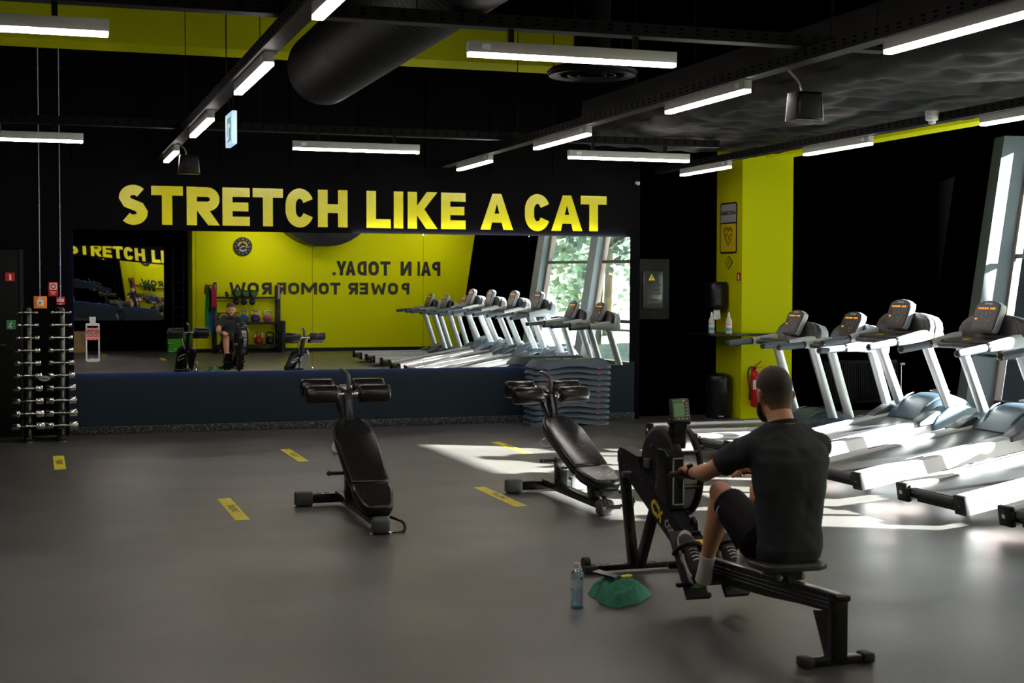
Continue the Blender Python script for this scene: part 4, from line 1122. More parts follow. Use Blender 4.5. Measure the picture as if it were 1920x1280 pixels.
mb = MB(); mb.cyl(FC+V((-0.115, 0.06, 0.13)), FC+V((-0.10, 0.06, 0.13)), 0.012); B('lock_knob', 'grey_rubber', fly, mb=mb)
# chain box in front of the flywheel
mb = MB(); mb.prism([(6.93, 0.43), (6.93, 0.71), (6.98, 0.74), (7.08, 0.74), (7.10, 0.50)], (XR-0.055, 0, 0), (0, 1, 0), (0, 0, 1), 0.095, 0.006); cb = B('chain_box', 'black_metal', mb=mb)
mb = MB()
for x0_, x1_, z0_, z1_ in ((-0.030, -0.024, 0.45, 0.70), (0.030, 0.036, 0.45, 0.70), (-0.03, 0.036, 0.45, 0.456), (-0.03, 0.036, 0.694, 0.70)):
    mb.bx(XR+x0_, XR+x1_, 6.920, 6.932, z0_, z1_)
B('chain_guard', 'facade', cb, mb=mb)
# monitor arm and monitor
mb = MB(); mb.prism([(6.99, 0.70), (7.09, 0.70), (7.06, 0.80), (7.04, 0.865), (7.0, 0.90), (6.965, 0.89), (6.985, 0.80)], (XR+0.0, 0, 0), (0, 1, 0), (0, 0, 1), 0.075, 0.006)
arm_ = B('monitor_arm', 'black_metal', mb=mb)
mb = MB(); mb.cyl((XR-0.02, 7.0, 0.885), (XR+0.10, 7.0, 0.885), 0.018); B('monitor_hinge', 'rubber', arm_, mb=mb)
MC = V((XR+0.035, 6.985, 0.945)); TR = Matrix.Rotation(math.radians(-12), 3, 'X')
mb = MB(); mb.box(MC, (0.108, 0.032, 0.125), 0.008, TR); mon = B('monitor', 'console', mb=mb)
fr_ = lambda x, z, h=0.0168: MC+TR @ V((x, -h, z))
def patch(x0_, x1_, z0_, z1_, name, m, h=0.0168):
    mb = MB(); mb.add([fr_(x0_, z0_, h), fr_(x1_, z0_, h), fr_(x1_, z1_, h), fr_(x0_, z1_, h)], [(0, 1, 2, 3)]); return B(name, m, mon, mb=mb, smooth=False)
patch(-0.045, 0.048, -0.055, 0.055, 'screen_bezel', 'console_face')
patch(-0.040, 0.022, -0.035, 0.040, 'screen', 'lcd', 0.0174)
patch(-0.046, 0.008, 0.046, 0.054, 'name_strip', 'lcd', 0.0174)
patch(0.010, 0.028, 0.046, 0.054, 'yellow_mark', 'yellow_card', 0.0174)
mb = MB()
for i in range(5): mb.box(fr_(0.036, 0.036-i*0.016, 0.017), (0.011, 0.003, 0.007), 0.001, TR)
for i in range(3): mb.box(fr_(-0.018+i*0.024, -0.046, 0.017), (0.014, 0.003, 0.007), 0.001, TR)
B('monitor_buttons', 'sign_grey', mon, mb=mb)
# chain and handle
HY, HZ = 6.53, 0.672
mb = MB(); mb.tube([(XR, 6.935, 0.615), (XR, HY+0.02, HZ)], 0.0035, 6, sm=1); B('chain', 'sign_yellow', mb=mb)
mb = MB(); mb.tube([(XR-0.235, HY-0.015, HZ), (XR-0.10, HY, HZ), (XR, HY, HZ), (XR+0.10, HY, HZ), (XR+0.235, HY-0.015, HZ)], 0.0150, 14); hd = B('pull_handle', 'rubber', mb=mb)
mb = MB(); mb.box((XR, HY+0.02, HZ), (0.05, 0.04, 0.022), 0.006); B('handle_clip', 'steel', hd, mb=mb)
# foot stretcher
FN_ = V((0, -0.80, 0.60)).normalized(); FD = V((0, 0.60, 0.80)).normalized()
for k, xf in ((-1, XR-0.100), (1, XR+0.112)):
    hb = V((xf, 6.475, 0.066)); tp = hb+FD*0.36
    mb = MB(); mb.bar(hb, tp, 0.125, 0.022, FN_, bev=0.008)
    mb.prism([(-0.064, 0), (0.064, 0), (0.064, 0.03), (-0.064, 0.03)], hb-FD*0.0, (1, 0, 0), FN_, 0.02)
    fp = B('footplate', 'rubber', mb=mb)
    mb = MB(); s0 = hb+FD*0.235
    mb.tube([s0+V((-0.062, 0, 0)), s0+V((-0.06, 0, 0))+FN_*0.06, s0+V((-0.03, 0, 0))+FN_*0.105, s0+V((0.03, 0, 0))+FN_*0.105, s0+V((0.06, 0, 0))+FN_*0.06, s0+V((0.062, 0, 0))], 0.013, 8)
    B('foot_strap', 'black_satin', fp, mb=mb)
mb = MB(); mb.bar((XR-0.20, 6.60, 0.20), (XR+0.20, 6.60, 0.20), 0.03, 0.03); mb.bar((XR-0.20, 6.50, 0.12), (XR+0.20, 6.50, 0.12), 0.03, 0.02); B('stretcher_bar', 'black_metal', mb=mb)
# seat
SY = 5.80
mb = MB(); so = [(-0.155, -0.13), (-0.11, -0.155), (0.11, -0.155), (0.155, -0.13), (0.16, 0.02), (0.13, 0.10), (0.06, 0.125), (-0.06, 0.125), (-0.13, 0.10), (-0.16, 0.02)]
mb.prism(so, (XR, SY, 0.335), (1, 0, 0), (0, 1, 0), 0.032, 0.010); seat = B('seat', 'console_face', mb=mb, ang=60)
mb = MB(); mb.bx(XR-0.05, XR+0.05, SY-0.10, SY+0.10, 0.285, 0.336, 0.006); B('seat_carriage', 'black_metal', seat, mb=mb)
for dy in (-0.08, 0.08):
    mb = MB(); mb.cyl((XR-0.062, SY+dy, 0.302), (XR+0.062, SY+dy, 0.302), 0.018); B('seat_roller', 'offwhite', seat, mb=mb)

# ================================================================== THE ROWER
pm = thing('person', 'seated man with short dark hair rowing, grey T-shirt and black shorts, back to us', 'person', (3.24, 5.8, 0.37))
def voxel(o, size, smooth=6, fac=0.6):
    m = o.modifiers.new('remesh', 'REMESH'); m.mode = 'VOXEL'; m.voxel_size = size; m.use_smooth_shade = True
    s_ = o.modifiers.new('smooth', 'SMOOTH'); s_.factor = fac; s_.iterations = smooth
    return o
CXp = 3.245
def torso_rings(mb, data, n=32, pw=0.8):
    rs = []
    for z, y, hx, hy, dx in data:
        rs.append([V((CXp+dx+hx*math.copysign(abs(math.cos(2*PI*j/n))**pw, math.cos(2*PI*j/n)), y+hy*math.copysign(abs(math.sin(2*PI*j/n))**0.9, math.sin(2*PI*j/n)), z)) for j in range(n)])
    mb.rings(rs)
shL, shR = V((CXp-0.172, 5.845, 0.872)), V((CXp+0.172, 5.845, 0.872))
elL, elR = V((2.995, 6.115, 0.735)), V((3.500, 6.115, 0.735))
wrL, wrR = V((3.045, 6.395, 0.695)), V((3.405, 6.395, 0.695))
hipL, hipR = V((CXp-0.10, 5.86, 0.44)), V((CXp+0.09, 5.86, 0.44))
knL, knR = V((3.122, 6.235, 0.612)), V((3.338, 6.235, 0.612))
anL, anR = V((3.118, 6.395, 0.205)), V((3.325, 6.395, 0.205))
HC = V((CXp, 5.945, 1.105))
TH = Matrix.Rotation(math.radians(-14), 3, 'X')       # looking a little down
H = lambda x, y, z: HC+TH @ V((x, y, z))
# --- body (one skin surface: head, neck, arms, hands, legs)
mb = MB()
torso_rings(mb, [(0.42, 5.82, 0.13, 0.10, 0), (0.60, 5.80, 0.135, 0.09, 0), (0.80, 5.80, 0.16, 0.10, 0), (0.90, 5.83, 0.13, 0.08, 0), (0.95, 5.85, 0.07, 0.06, 0)])
mb.tube([(CXp, 5.845, 0.90), (CXp, 5.862, 0.96), (CXp, 5.89, 1.01), (CXp, 5.92, 1.06)], [0.072, 0.062, 0.059, 0.062], 18)
mb.tube([shL+V((0.03, 0, 0.01)), V((CXp, 5.86, 0.955)), shR+V((-0.03, 0, 0.01))], [0.04, 0.055, 0.04], 14)
mb.ball(H(0, -0.008, 0.030), (0.076, 0.094, 0.088), 28, TH)      # skull
mb.ball(H(0, 0.022, -0.020), (0.067, 0.072, 0.082), 24, TH)      # face
mb.ball(H(0, 0.040, -0.070), (0.050, 0.046, 0.040), 20, TH)      # jaw
mb.ball(H(0, 0.074, -0.093), (0.024, 0.020, 0.018), 14, TH)      # chin
mb.ball(H(-0.034, 0.066, -0.028), (0.022, 0.018, 0.020), 12, TH); mb.ball(H(0.034, 0.066, -0.028), (0.022, 0.018, 0.020), 12, TH)
mb.tube([H(-0.045, 0.072, 0.022), H(0, 0.086, 0.020), H(0.045, 0.072, 0.022)], [0.010, 0.012, 0.010], 10)   # brow
mb.tube([H(0, 0.085, 0.012), H(0, 0.098, -0.012), H(0, 0.108, -0.030)], [0.008, 0.010, 0.012], 10)          # nose
for k in (-1, 1):
    mb.ball(H(k*0.011, 0.098, -0.034), 0.008, 10)
    mb.ball(H(k*0.030, 0.074, 0.003), (0.012, 0.010, 0.008), 10, TH)
    mb.ball(H(k*0.080, -0.006, -0.014), (0.009, 0.020, 0.033), 14, TH @ Matrix.Rotation(k*0.35, 3, 'Z'))     # ears
    mb.ball(H(k*0.087, -0.016, -0.004), (0.007, 0.019, 0.025), 12, TH @ Matrix.Rotation(k*0.55, 3, 'Z'))
mb.tube([H(-0.022, 0.084, -0.060), H(0, 0.091, -0.057), H(0.022, 0.084, -0.060)], [0.005, 0.008, 0.005], 8)  # lips
mb.tube([H(-0.020, 0.083, -0.070), H(0, 0.089, -0.070), H(0.020, 0.083, -0.070)], [0.005, 0.008, 0.005], 8)
def armh(sh, el, wr, k):
    mb.tube([sh, sh.lerp(el, 0.35)+V((0, 0, 0.006)), sh.lerp(el, 0.7), el], [0.052, 0.052, 0.045, 0.038], 16)
    mb.ball(el, 0.038, 14)
    mb.tube([el, el.lerp(wr, 0.25)+V((0, 0, -0.004)), el.lerp(wr, 0.6), wr], [0.039, 0.044, 0.034, 0.0255], 16)
    # hand closed round the bar
    hx = wr.x+k*(-0.035); kn = V((hx, HY-0.030, HZ+0.030))
    mb.tube([wr, wr.lerp(kn, 0.5)+V((0, 0, 0.008)), kn], [0.026, 0.030, 0.026], 14)
    mb.ball(V((hx, HY-0.045, HZ+0.022)), (0.040, 0.036, 0.020), 16, Matrix.Rotation(-0.5, 3, 'X'))
    for i, (off, ln, r_) in enumerate(((0.034, 0.95, 0.0092), (0.011, 1.05, 0.0096), (-0.012, 1.0, 0.0092), (-0.034, 0.85, 0.0082))):
        x = hx-k*off
        pts = [V((x, HY-0.028, HZ+0.030))]
        for a in (75, 30, -15, -60, -100):
            a2 = 90-(90-a)*ln
            R_ = 0.0150+r_*0.9
            pts.append(V((x, HY+R_*math.cos(math.radians(a2)), HZ+R_*math.sin(math.radians(a2)))))
        mb.tube(pts, [r_*1.1, r_*1.05, r_, r_, r_*0.95, r_*0.8], 10, 3)
        mb.ball(pts[0], r_*1.25, 10); mb.ball(pts[-1], r_*0.8, 8)
    x = hx-k*0.030
    mb.tube([V((hx-k*0.02, HY-0.055, HZ+0.006)), V((x-k*0.010, HY-0.038, HZ-0.010)), V((x-k*0.012, HY-0.018, HZ-0.021)), V((x, HY+0.004, HZ-0.026))], [0.014, 0.012, 0.0105, 0.009], 10)
    mb.ball(V((x, HY+0.004, HZ-0.026)), 0.009, 8)
armh(shL, elL, wrL, -1); armh(shR, elR, wrR, 1)
for hip, kn, an, k in ((hipL, knL, anL, -1), (hipR, knR, anR, 1)):
    mb.tube([hip, hip.lerp(kn, 0.4)+V((0, 0, 0.006)), hip.lerp(kn, 0.8), kn], [0.085, 0.080, 0.062, 0.056], 18)
    mb.ball(kn+V((0, 0.008, 0.004)), (0.054, 0.052, 0.056), 16)
    mb.tube([kn, kn.lerp(an, 0.25)+V((0, -0.018, 0)), kn.lerp(an, 0.45)+V((0, -0.014, 0)), kn.lerp(an, 0.75), an], [0.052, 0.056, 0.050, 0.036, 0.032], 18)
body = voxel(mb.build('body', 'skin', pm, world=True), 0.0048, 7, 0.5)
# --- face details
for k in (-1, 1):
    mb = MB(); mb.ball(H(k*0.030, 0.079, 0.002), (0.010, 0.006, 0.006), 12, TH); mb.build('eye', 'white', pm, world=True)
    mb = MB(); mb.ball(H(k*0.030, 0.0845, 0.000), (0.0045, 0.002, 0.0045), 10, TH); mb.build('iris', 'hair', pm, world=True)
    mb = MB(); mb.tube([H(k*0.014, 0.094, 0.021), H(k*0.032, 0.089, 0.026), H(k*0.050, 0.074, 0.020)], [0.004, 0.0045, 0.002], 8); mb.build('eyebrow', 'hair', pm, world=True)
# --- hair : cap over the skull, cropped at nape and temples
mb = MB(); n = 40; m_ = 22; vs = []
for i in range(m_+1):
    for j in range(n):
        a = 2*PI*j/n; front = max(0, math.sin(a)); back = max(0, -math.sin(a))
        low = 1.62+0.95*back**0.6-0.50*front**1.5          # polar angle where the hair stops
        th = low*i/m_
        r_ = 1.0
        ln = 0.010*(1-(i/m_))**0.8+0.0005
        if i == m_: ln = -0.004
        rx, ry, rz = 0.0765+ln, 0.095+ln, 0.088+ln+0.010*max(0, math.cos(th))*(0.5+0.5*front)
        sn = max(0, math.sin(th))**(0.86 if th < PI/2 else 1); vs.append(H(rx*sn*math.cos(a), -0.008+ry*sn*math.sin(a), 0.030+rz*math.cos(th)))
mb.add(vs, [(i*n+j, i*n+(j+1) % n, (i+1)*n+(j+1) % n, (i+1)*n+j) for i in range(m_) for j in range(n)])
nr = []
for zz, rx, ry, yc, sp in ((0.000, 0.0790, 0.0960, -0.008, 75), (-0.025, 0.0760, 0.0900, -0.008, 75), (-0.045, 0.0705, 0.0790, -0.010, 70), (-0.062, 0.0660, 0.0700, -0.014, 66), (-0.080, 0.0635, 0.0640, -0.020, 60), (-0.090, 0.0560, 0.0560, -0.022, 52)):
    nr.append([H(rx*math.cos(math.radians(a)), yc+ry*math.sin(math.radians(a)), zz) for a in [270-sp+2*sp*j/24 for j in range(25)]])
mb.rings(nr, False, False, closed=False)
hair = mb.build('hair', 'hair_cut', pm, world=True, ang=80)
# beard
mb = MB()
for k in (-1, 1):
    mb.tube([H(k*0.069, 0.022, -0.028), H(k*0.064, 0.036, -0.058), H(k*0.048, 0.058, -0.082), H(k*0.022, 0.080, -0.100), H(0, 0.088, -0.103)], [0.008, 0.012, 0.015, 0.015, 0.013], 10)
mb.tube([H(-0.024, 0.089, -0.051), H(0, 0.096, -0.046), H(0.024, 0.089, -0.051)], [0.0035, 0.005, 0.0035], 8)
mb.build('beard', 'hair', pm, world=True)
# --- shirt
mb = MB()
torso_rings(mb, [(0.365, 5.812, 0.150, 0.118, 0.0), (0.42, 5.80, 0.158, 0.128, 0.0), (0.52, 5.795, 0.150, 0.112, 0), (0.64, 5.79, 0.160, 0.112, 0), (0.74, 5.79, 0.178, 0.118, 0), (0.82, 5.80, 0.192, 0.120, 0), (0.88, 5.82, 0.188, 0.106, 0), (0.915, 5.835, 0.155, 0.088, 0), (0.945, 5.848, 0.112, 0.080, 0), (0.968, 5.857, 0.082, 0.074, 0), (0.982, 5.862, 0.074, 0.070, 0)])
for sh, el, k in ((shL, elL, -1), (shR, elR, 1)):
    mb.ball(sh+V((-k*0.008, -0.002, -0.002)), (0.078, 0.074, 0.072), 18); mb.ball(sh.lerp(el, 0.22), 0.070, 16)
    e_ = sh.lerp(el, 0.64)
    mb.tube([sh+V((-k*0.03, 0, -0.01)), sh.lerp(el, 0.3), e_], [0.076, 0.070, 0.062], 18)
    mb.tube([V((CXp+k*0.06, 5.85, 0.940)), sh+V((-k*0.02, 0, 0.022))], [0.052, 0.055], 14, 1)
shirt = voxel(mb.build('t_shirt', 'shirt', pm, world=True), 0.0065, 9, 0.5)
mb = MB()
for i in range(40): pass
rs = []
for rr_, zz in ((0.070, 0.968), (0.073, 0.978), (0.070, 0.988), (0.064, 0.984)):
    rs.append([V((CXp+rr_*math.cos(2*PI*j/28), 5.860+rr_*0.98*math.sin(2*PI*j/28), zz-0.020*math.sin(2*PI*j/28))) for j in range(28)])
mb.rings(rs, False, False); mb.build('collar', 'shirt', shirt, world=True)
# folds across the back of the shirt
tex = bpy.data.textures.new('folds', 'CLOUDS'); tex.noise_scale = 0.09; tex.noise_depth = 1
dm = shirt.modifiers.new('folds', 'DISPLACE'); dm.texture = tex; dm.strength = 0.014; dm.mid_level = 0.5; dm.texture_coords = 'LOCAL'
# --- shorts
mb = MB()
torso_rings(mb, [(0.375, 5.83, 0.148, 0.122, 0), (0.42, 5.83, 0.160, 0.125, 0), (0.50, 5.82, 0.145, 0.108, 0)])
for hip, kn in ((hipL, knL), (hipR, knR)):
    e_ = hip.lerp(kn, 0.80)
    mb.tube([hip, hip.lerp(kn, 0.45), e_], [0.098, 0.092, 0.083], 20); mb.ball(hip+V((0, 0.03, 0.0)), 0.103, 18)
    mb.tube([hip.lerp(kn, 0.3)+V((0, 0, -0.03)), e_+V((0, -0.012, -0.022))], [0.09, 0.074], 18, 1)
shorts = voxel(mb.build('shorts', 'shorts', pm, world=True), 0.0065, 8, 0.5)
# swoosh marks on the left leg of the shorts
mb = MB(); ct = knL.lerp(hipL, 0.34)
ax = (hipL-knL).normalized(); sd_ = V((-1, 0, 0)); 
def swoosh(mb, o, u, v, s_):
    cl_ = [(0.14, 0.24, 0.03), (0.07, 0.10, 0.08), (0.16, 0.0, 0.11), (0.34, -0.02, 0.10), (0.55, 0.06, 0.075), (0.78, 0.18, 0.045), (1.0, 0.30, 0.01)]
    L_ = [(a, b+w) for a, b, w in cl_]; R_ = [(a, b-w) for a, b, w in cl_]
    vs_ = [V(o)+V(u)*a*s_+V(v)*b*s_ for a, b in L_+R_]; n__ = len(cl_); mb.add(vs_, [(i, i+1, n__+i+1, n__+i) for i in range(n__-1)])
dn = ax.cross(V((1, 0, 0))).normalized()
if dn.z > 0: dn = -dn
swoosh(mb, ct+V((-0.0885, 0, 0))+dn*0.045-ax*0.005, (-dn*0.85-ax*0.2).normalized(), (ax*0.9-dn*0.2).normalized(), 0.068)
sw_ = mb.build('swoosh_mark', 'paper', shorts, world=True, smooth=False); sh_ = sw_.modifiers.new('wrap', 'SHRINKWRAP'); sh_.target = shorts; sh_.offset = 0.0015; sh_.wrap_mode = 'ABOVE_SURFACE'
# --- socks, shoes
for an, kn, k in ((anL, knL, -1), (anR, knR, 1)):
    mb = MB(); a0 = an.lerp(kn, 0.21); mb.tube([a0, an.lerp(kn, 0.08), an+V((0, 0.004, -0.02)), an+V((0, 0.02, -0.055))], [0.0385, 0.037, 0.040, 0.042], 18)
    voxel(mb.build('sock', 'sock', pm, world=True), 0.005, 3, 0.5)
    xf = an.x; hb = V((xf, 6.475, 0.066))+FN_*0.012+FD*0.045
    def F(a, u_, v_): return hb+FD*u_+FN_*v_+V((a, 0, 0))   # u_ heel to toe, v_ up off the plate
    mb = MB(); rs = []
    for u_, w, h0, h1 in ((0.0, 0.022, 0.02, 0.05), (0.015, 0.034, 0.018, 0.085), (0.06, 0.038, 0.018, 0.098), (0.11, 0.038, 0.018, 0.088), (0.16, 0.044, 0.018, 0.072), (0.21, 0.048, 0.018, 0.060), (0.25, 0.043, 0.020, 0.050), (0.275, 0.028, 0.022, 0.040), (0.285, 0.012, 0.024, 0.032)):
        rs.append([F(w*math.cos(2*PI*j/20), u_, (h0+h1)/2+(h1-h0)/2*math.sin(2*PI*j/20)) for j in range(20)])
    mb.rings(rs); shoe = mb.build('shoe', 'shoe', pm, world=True, ang=60)
    mb = MB(); rs = []
    outl = []
    for j in range(36):
        a = 2*PI*j/36; u_ = 0.143-0.150*math.cos(a); w = (0.046 if u_ > 0.14 else 0.040)*math.copysign(abs(math.sin(a))**0.7, math.sin(a))
        if 0.06 < u_ < 0.14: w *= 0.90
        outl.append((w, u_))
    for v_, g in ((0.0, 0.96), (0.006, 1.0), (0.020, 1.03), (0.030, 0.97)):
        rs.append([F(w*g, 0.143+(u_-0.143)*(0.98+0.02*g)-0.000, v_+(0.012 if u_ > 0.24 else 0.0)*(v_ > 0.01)+(0.010 if u_ < 0.05 else 0)*(v_ > 0.01)) for w, u_ in outl])
    mb.rings(rs); mb.build('sole', 'sole', shoe, world=True, ang=50)
    for w_ in (-1, 1):
        mb = MB(); mb.tube([F(w_*0.039, 0.03, 0.058), F(w_*0.042, 0.07, 0.042), F(w_*0.045, 0.12, 0.040), F(w_*0.046, 0.16, 0.048)], 0.0045, 6); mb.build('shoe_trim', 'paper', shoe, world=True)
    mb = MB(); mb.tube([F(-0.03, -0.003, 0.008), F(0, -0.010, 0.008), F(0.03, -0.003, 0.008)], 0.004, 6); mb.build('sole_trim', 'neon', shoe, world=True)
    mb = MB()
    for i in range(4): u_ = 0.10+i*0.022; mb.tube([F(-0.022, u_, 0.094-i*0.006), F(0, u_+0.005, 0.098-i*0.0065), F(0.022, u_, 0.094-i*0.006)], 0.003, 6)
    mb.build('laces', 'paper', shoe, world=True)
# --- watch on the left wrist
mb = MB(); wd = (wrL-elL).normalized(); wp = wrL-wd*0.022
a_ = wd.orthogonal().normalized(); b_ = wd.cross(a_)
ring = [wp+(a_*math.cos(2*PI*j/20)+b_*math.sin(2*PI*j/20))*0.0305 for j in range(20)]
mb.tube(ring+[ring[0]], 0.005, 8, sm=1); w_ = mb.build('watch', 'rubber', pm, world=True)
up_ = (V((0, 0, 1))-wd*wd.z).normalized()
mb = MB(); mb.cyl(wp+up_*0.028+V((-0.012, 0, 0)), wp+up_*0.040+V((-0.016, 0, 0)), 0.019); mb.build('watch_case', 'console_dark', w_, world=True)

# ================================================================== WATER BOTTLE, TOWEL, PHONE
BX, BY_ = 2.56, 6.70
t = thing('water_bottle', 'clear plastic water bottle standing on the floor beside the green towel', 'bottle', (BX, BY_, 0))
MB().lathe([(0.010, 0.004), (0.026, 0.0), (0.031, 0.006), (0.0315, 0.15), (0.031, 0.172), (0.028, 0.182), (0.014, 0.188), (0.0125, 0.20)], (BX, BY_, 0), seg=28).build('body', 'pet', t, world=True, ang=60)
MB().lathe([(0.0145, 0.196), (0.015, 0.198), (0.015, 0.218), (0.0135, 0.221)], (BX, BY_, 0), seg=20).build('cap', 'paper', t, world=True)
mb = MB()
for z0, z1, a0, a1 in ((0.095, 0.140, 150, 250),):
    rs = [[V((BX+0.0322*math.cos(math.radians(a0+(a1-a0)*j/12)), BY_+0.0322*math.sin(math.radians(a0+(a1-a0)*j/12)), z)) for j in range(13)] for z in (z0, z1)]
    mb.rings(rs, False, False, closed=False)
mb.build('label', 'paper', t, world=True)
mb = MB(); mb.lathe([(0.030, 0.001), (0.0318, 0.004), (0.030, 0.010), (0.012, 0.012)], (BX, BY_, 0), seg=24); mb.build('base', 'teal', t, world=True)
mb = MB(); n = 8; pts = []
mb.prism(arc(0, 0, 0.006, 0.006, 0, 330, 11), (BX+0.012, BY_-0.0325, 0.148), (1, 0, 0), (0, 0, 1), -0.001); mb.build('emblem', 'navy', t, world=True)

import mathutils
t = thing('towel', 'crumpled green towel on the floor left of the rowing machine', 'towel', (2.83, 6.84, 0))
mb = MB(); nx_, ny_ = 90, 70; vs = []
for j in range(ny_+1):
    for i in range(nx_+1):
        a = 2*PI*i/nx_; r_ = j/ny_
        
        R0 = 0.19*(1+0.18*math.cos(a-0.9)+0.10*math.sin(3*a+0.5)+0.05*math.sin(7*a))
        px_ = R0*0.78*r_*math.cos(a); py_ = R0*1.35*r_*math.sin(a)
        qx = px_*math.cos(-0.35)-py_*math.sin(-0.35); qy = px_*math.sin(-0.35)+py_*math.cos(-0.35)
        h = 0.088*(1-r_**3.0)
        nz = mathutils.noise.noise(V((qx*9, qy*6, 1.0)))*0.030+abs(mathutils.noise.noise(V((qx*16+qy*12, qy*7, 3.0))))*0.030
        fold = 0.016*math.sin((qx*0.8-qy)*55+4*mathutils.noise.noise(V((qx*5, qy*5, 0))))
        z = h+(nz+fold*0.7)*(1-r_**6)
        vs.append((2.83+qx, 6.84+qy, max(0.003, z)))
mb.add(vs, [(j*(nx_+1)+i, j*(nx_+1)+i+1, (j+1)*(nx_+1)+i+1, (j+1)*(nx_+1)+i) for j in range(ny_) for i in range(nx_)])
mb.build('cloth', 'towel', t, world=True, ang=80)
TV = vs
def tz(x, y, r_=0.03): return max(p[2] for p in TV if math.hypot(p[0]-x, p[1]-y) < r_)
PZ = tz(2.785, 6.86, 0.06)+0.003; KZ = tz(2.885, 6.84, 0.03)+0.004
t = thing('phone', 'black phone lying on the green towel', 'phone', (2.785, 6.86, 0.1))
Rp = Matrix.Rotation(math.radians(38), 3, 'Z') @ Matrix.Rotation(math.radians(6), 3, 'X')
mb = MB(); mb.box((2.785, 6.86, PZ), (0.075, 0.14, 0.010), 0.004, Rp); mb.build('case', 'phone', t, world=True)
mb = MB(); mb.box((2.785, 6.86, PZ+0.0055), (0.068, 0.132, 0.001), 0, Rp); mb.build('screen', 'console_dark', t, world=True)
t = thing('key_fob', 'yellow key fob beside the phone on the towel', 'key fob', (2.885, 6.85, 0.1))
mb = MB(); mb.box((2.885, 6.84, KZ), (0.07, 0.03, 0.012), 0.005, Matrix.Rotation(0.4, 3, 'Z')); mb.build('fob', 'yellow_card', t, world=True)
mb = MB(); mb.tube([(2.845, 6.845, KZ+0.003)]+[(2.840+0.012*math.cos(a), 6.845+0.012*math.sin(a), KZ+0.003) for a in (0, 1, 2, 3, 4, 5, 6)], 0.002, 6); mb.build('ring', 'steel', t, world=True)

# ================================================================== AEROBIC STEP STACKS
def make_step(mbod, mtop, L=0.49, W=0.19, H=0.105):
    t = thing('aerobic_step', 'x', 'aerobic step')
    def outl(hx, hy, c=0.07, n=4):
        pts = []
        # straight sides subdivided so the lower edge can be notched
        xs_ = [-hx+c, -0.30, -0.20, -0.10, 0.0, 0.10, 0.20, 0.30, hx-c]
        for x in xs_: pts.append((x, -hy))
        for k in range(1, n): a = -PI/2+PI/2*k/n; pts.append((hx-c+c*math.cos(a), -hy+c+c*math.sin(a)))
        for y in (-hy+c, 0, hy-c): pts.append((hx, y))
        for k in range(1, n): a = PI/2*k/n; pts.append((hx-c+c*math.cos(a), hy-c+c*math.sin(a)))
        for x in xs_[::-1]: pts.append((x, hy))
        for k in range(1, n): a = PI/2+PI/2*k/n; pts.append((-hx+c+c*math.cos(a), hy-c+c*math.sin(a)))
        for y in (hy-c, 0, -hy+c): pts.append((-hx, y))
        for k in range(1, n): a = PI+PI/2*k/n; pts.append((-hx+c+c*math.cos(a), -hy+c+c*math.sin(a)))
        return pts
    def zb(x, y, hx):
        if abs(x) < 0.12: return 0.030
        if abs(x) < 0.24: return 0.0+0.030*(0.24-abs(x))/0.12
        if abs(x) > hx-0.002: return 0.012
        return 0.0
    o0, o1, o2 = outl(L, W), outl(L-0.060, W-0.048), outl(L-0.070, W-0.058)
    i0, i1 = outl(L-0.010, W-0.010), outl(L-0.055, W-0.042)
    mb = MB()
    zt = [zb(x, y, L) for x, y in o0]
    rings = [[V((x, y, z)) for (x, y), z in zip(i0, zt)], [V((x, y, z)) for (x, y), z in zip(o0, zt)], [V((x, y, z+0.030)) for (x, y), z in zip(outl(L-0.004, W-0.003), [0]*len(o0))],
             [V((x, y, H-0.012)) for x, y in o1], [V((x, y, H)) for x, y in o2]]
    mb.rings(rings, False, True)
    mb.build('shell', mbod, t, ang=30)
    return t, o2, H
t0, o2_, SH = make_step('step_plastic', 'step_top')
SX, SYY = 5.875, 15.73
t0['label'] = 'bottom step of the tall blue grey aerobic step stack'; t0['group'] = 'stacked blue grey aerobic steps'
for k in (-1, 1):
    mb = MB(); mb.bx(k*0.300, k*0.335, -0.197, -0.185, -0.004, 0.006); mb.build('stud', 'red_print', t0)
t0.location = (SX-0.008, SYY, 0.0)
ords = ['bottom', 'second', 'third', 'fourth', 'fifth', 'sixth', 'seventh', 'eighth', 'ninth', 'tenth', 'top']
off = [(-0.008, 0), (-0.004, .004), (0.0, 0), (-0.006, -.004), (0.0, 0), (0.004, .003), (0.0, -.002), (0.010, .002), (0.014, 0), (0.012, .004), (0.016, 0)]
NS = 11
for i in range(1, NS):
    o = copy_tree(t0); o.location = (SX+off[i][0], SYY+off[i][1], 0.0655*i+0.003)
    o['label'] = ('%s step from the floor in the tall blue grey aerobic step stack' % ords[i]) if i < NS-1 else 'topmost blue grey aerobic step of the tall stack, with green logos on its mat'
    if i == NS-1: ttop = o
ztop = SH
mb = MB(); mb.prism([(x*0.985, y*0.97) for x, y in o2_], (0, 0, ztop), (1, 0, 0), (0, 1, 0), 0.004); mat_ = mb.build('mat', 'step_top', ttop)
mb = MB()
for cx_ in (-0.235, -0.145, 0.145, 0.235):
    for q in ribbon(arc(cx_, 0.0, 0.030, 0.040, 0, 360, 16)[:-1], 0.020, True): mb.prism(q, (0, 0, ztop+0.0045), (1, 0, 0), (0, 1, 0), 0.001)
mb.build('green_logo', 'lime', mat_, smooth=False)
mb = MB(); mb.bx(-0.05, 0.04, -0.03, 0.03, ztop+0.0045, ztop+0.0055); mb.build('grey_logo', 'sign_grey', mat_)
g0, _, _ = make_step('lime', 'lime', 0.26, 0.19)
g0['group'] = 'stacked lime green aerobic steps'; g0['label'] = 'bottom step of the small lime green stack reflected in the mirror'; g0.location = (2.93, -0.75, 0)
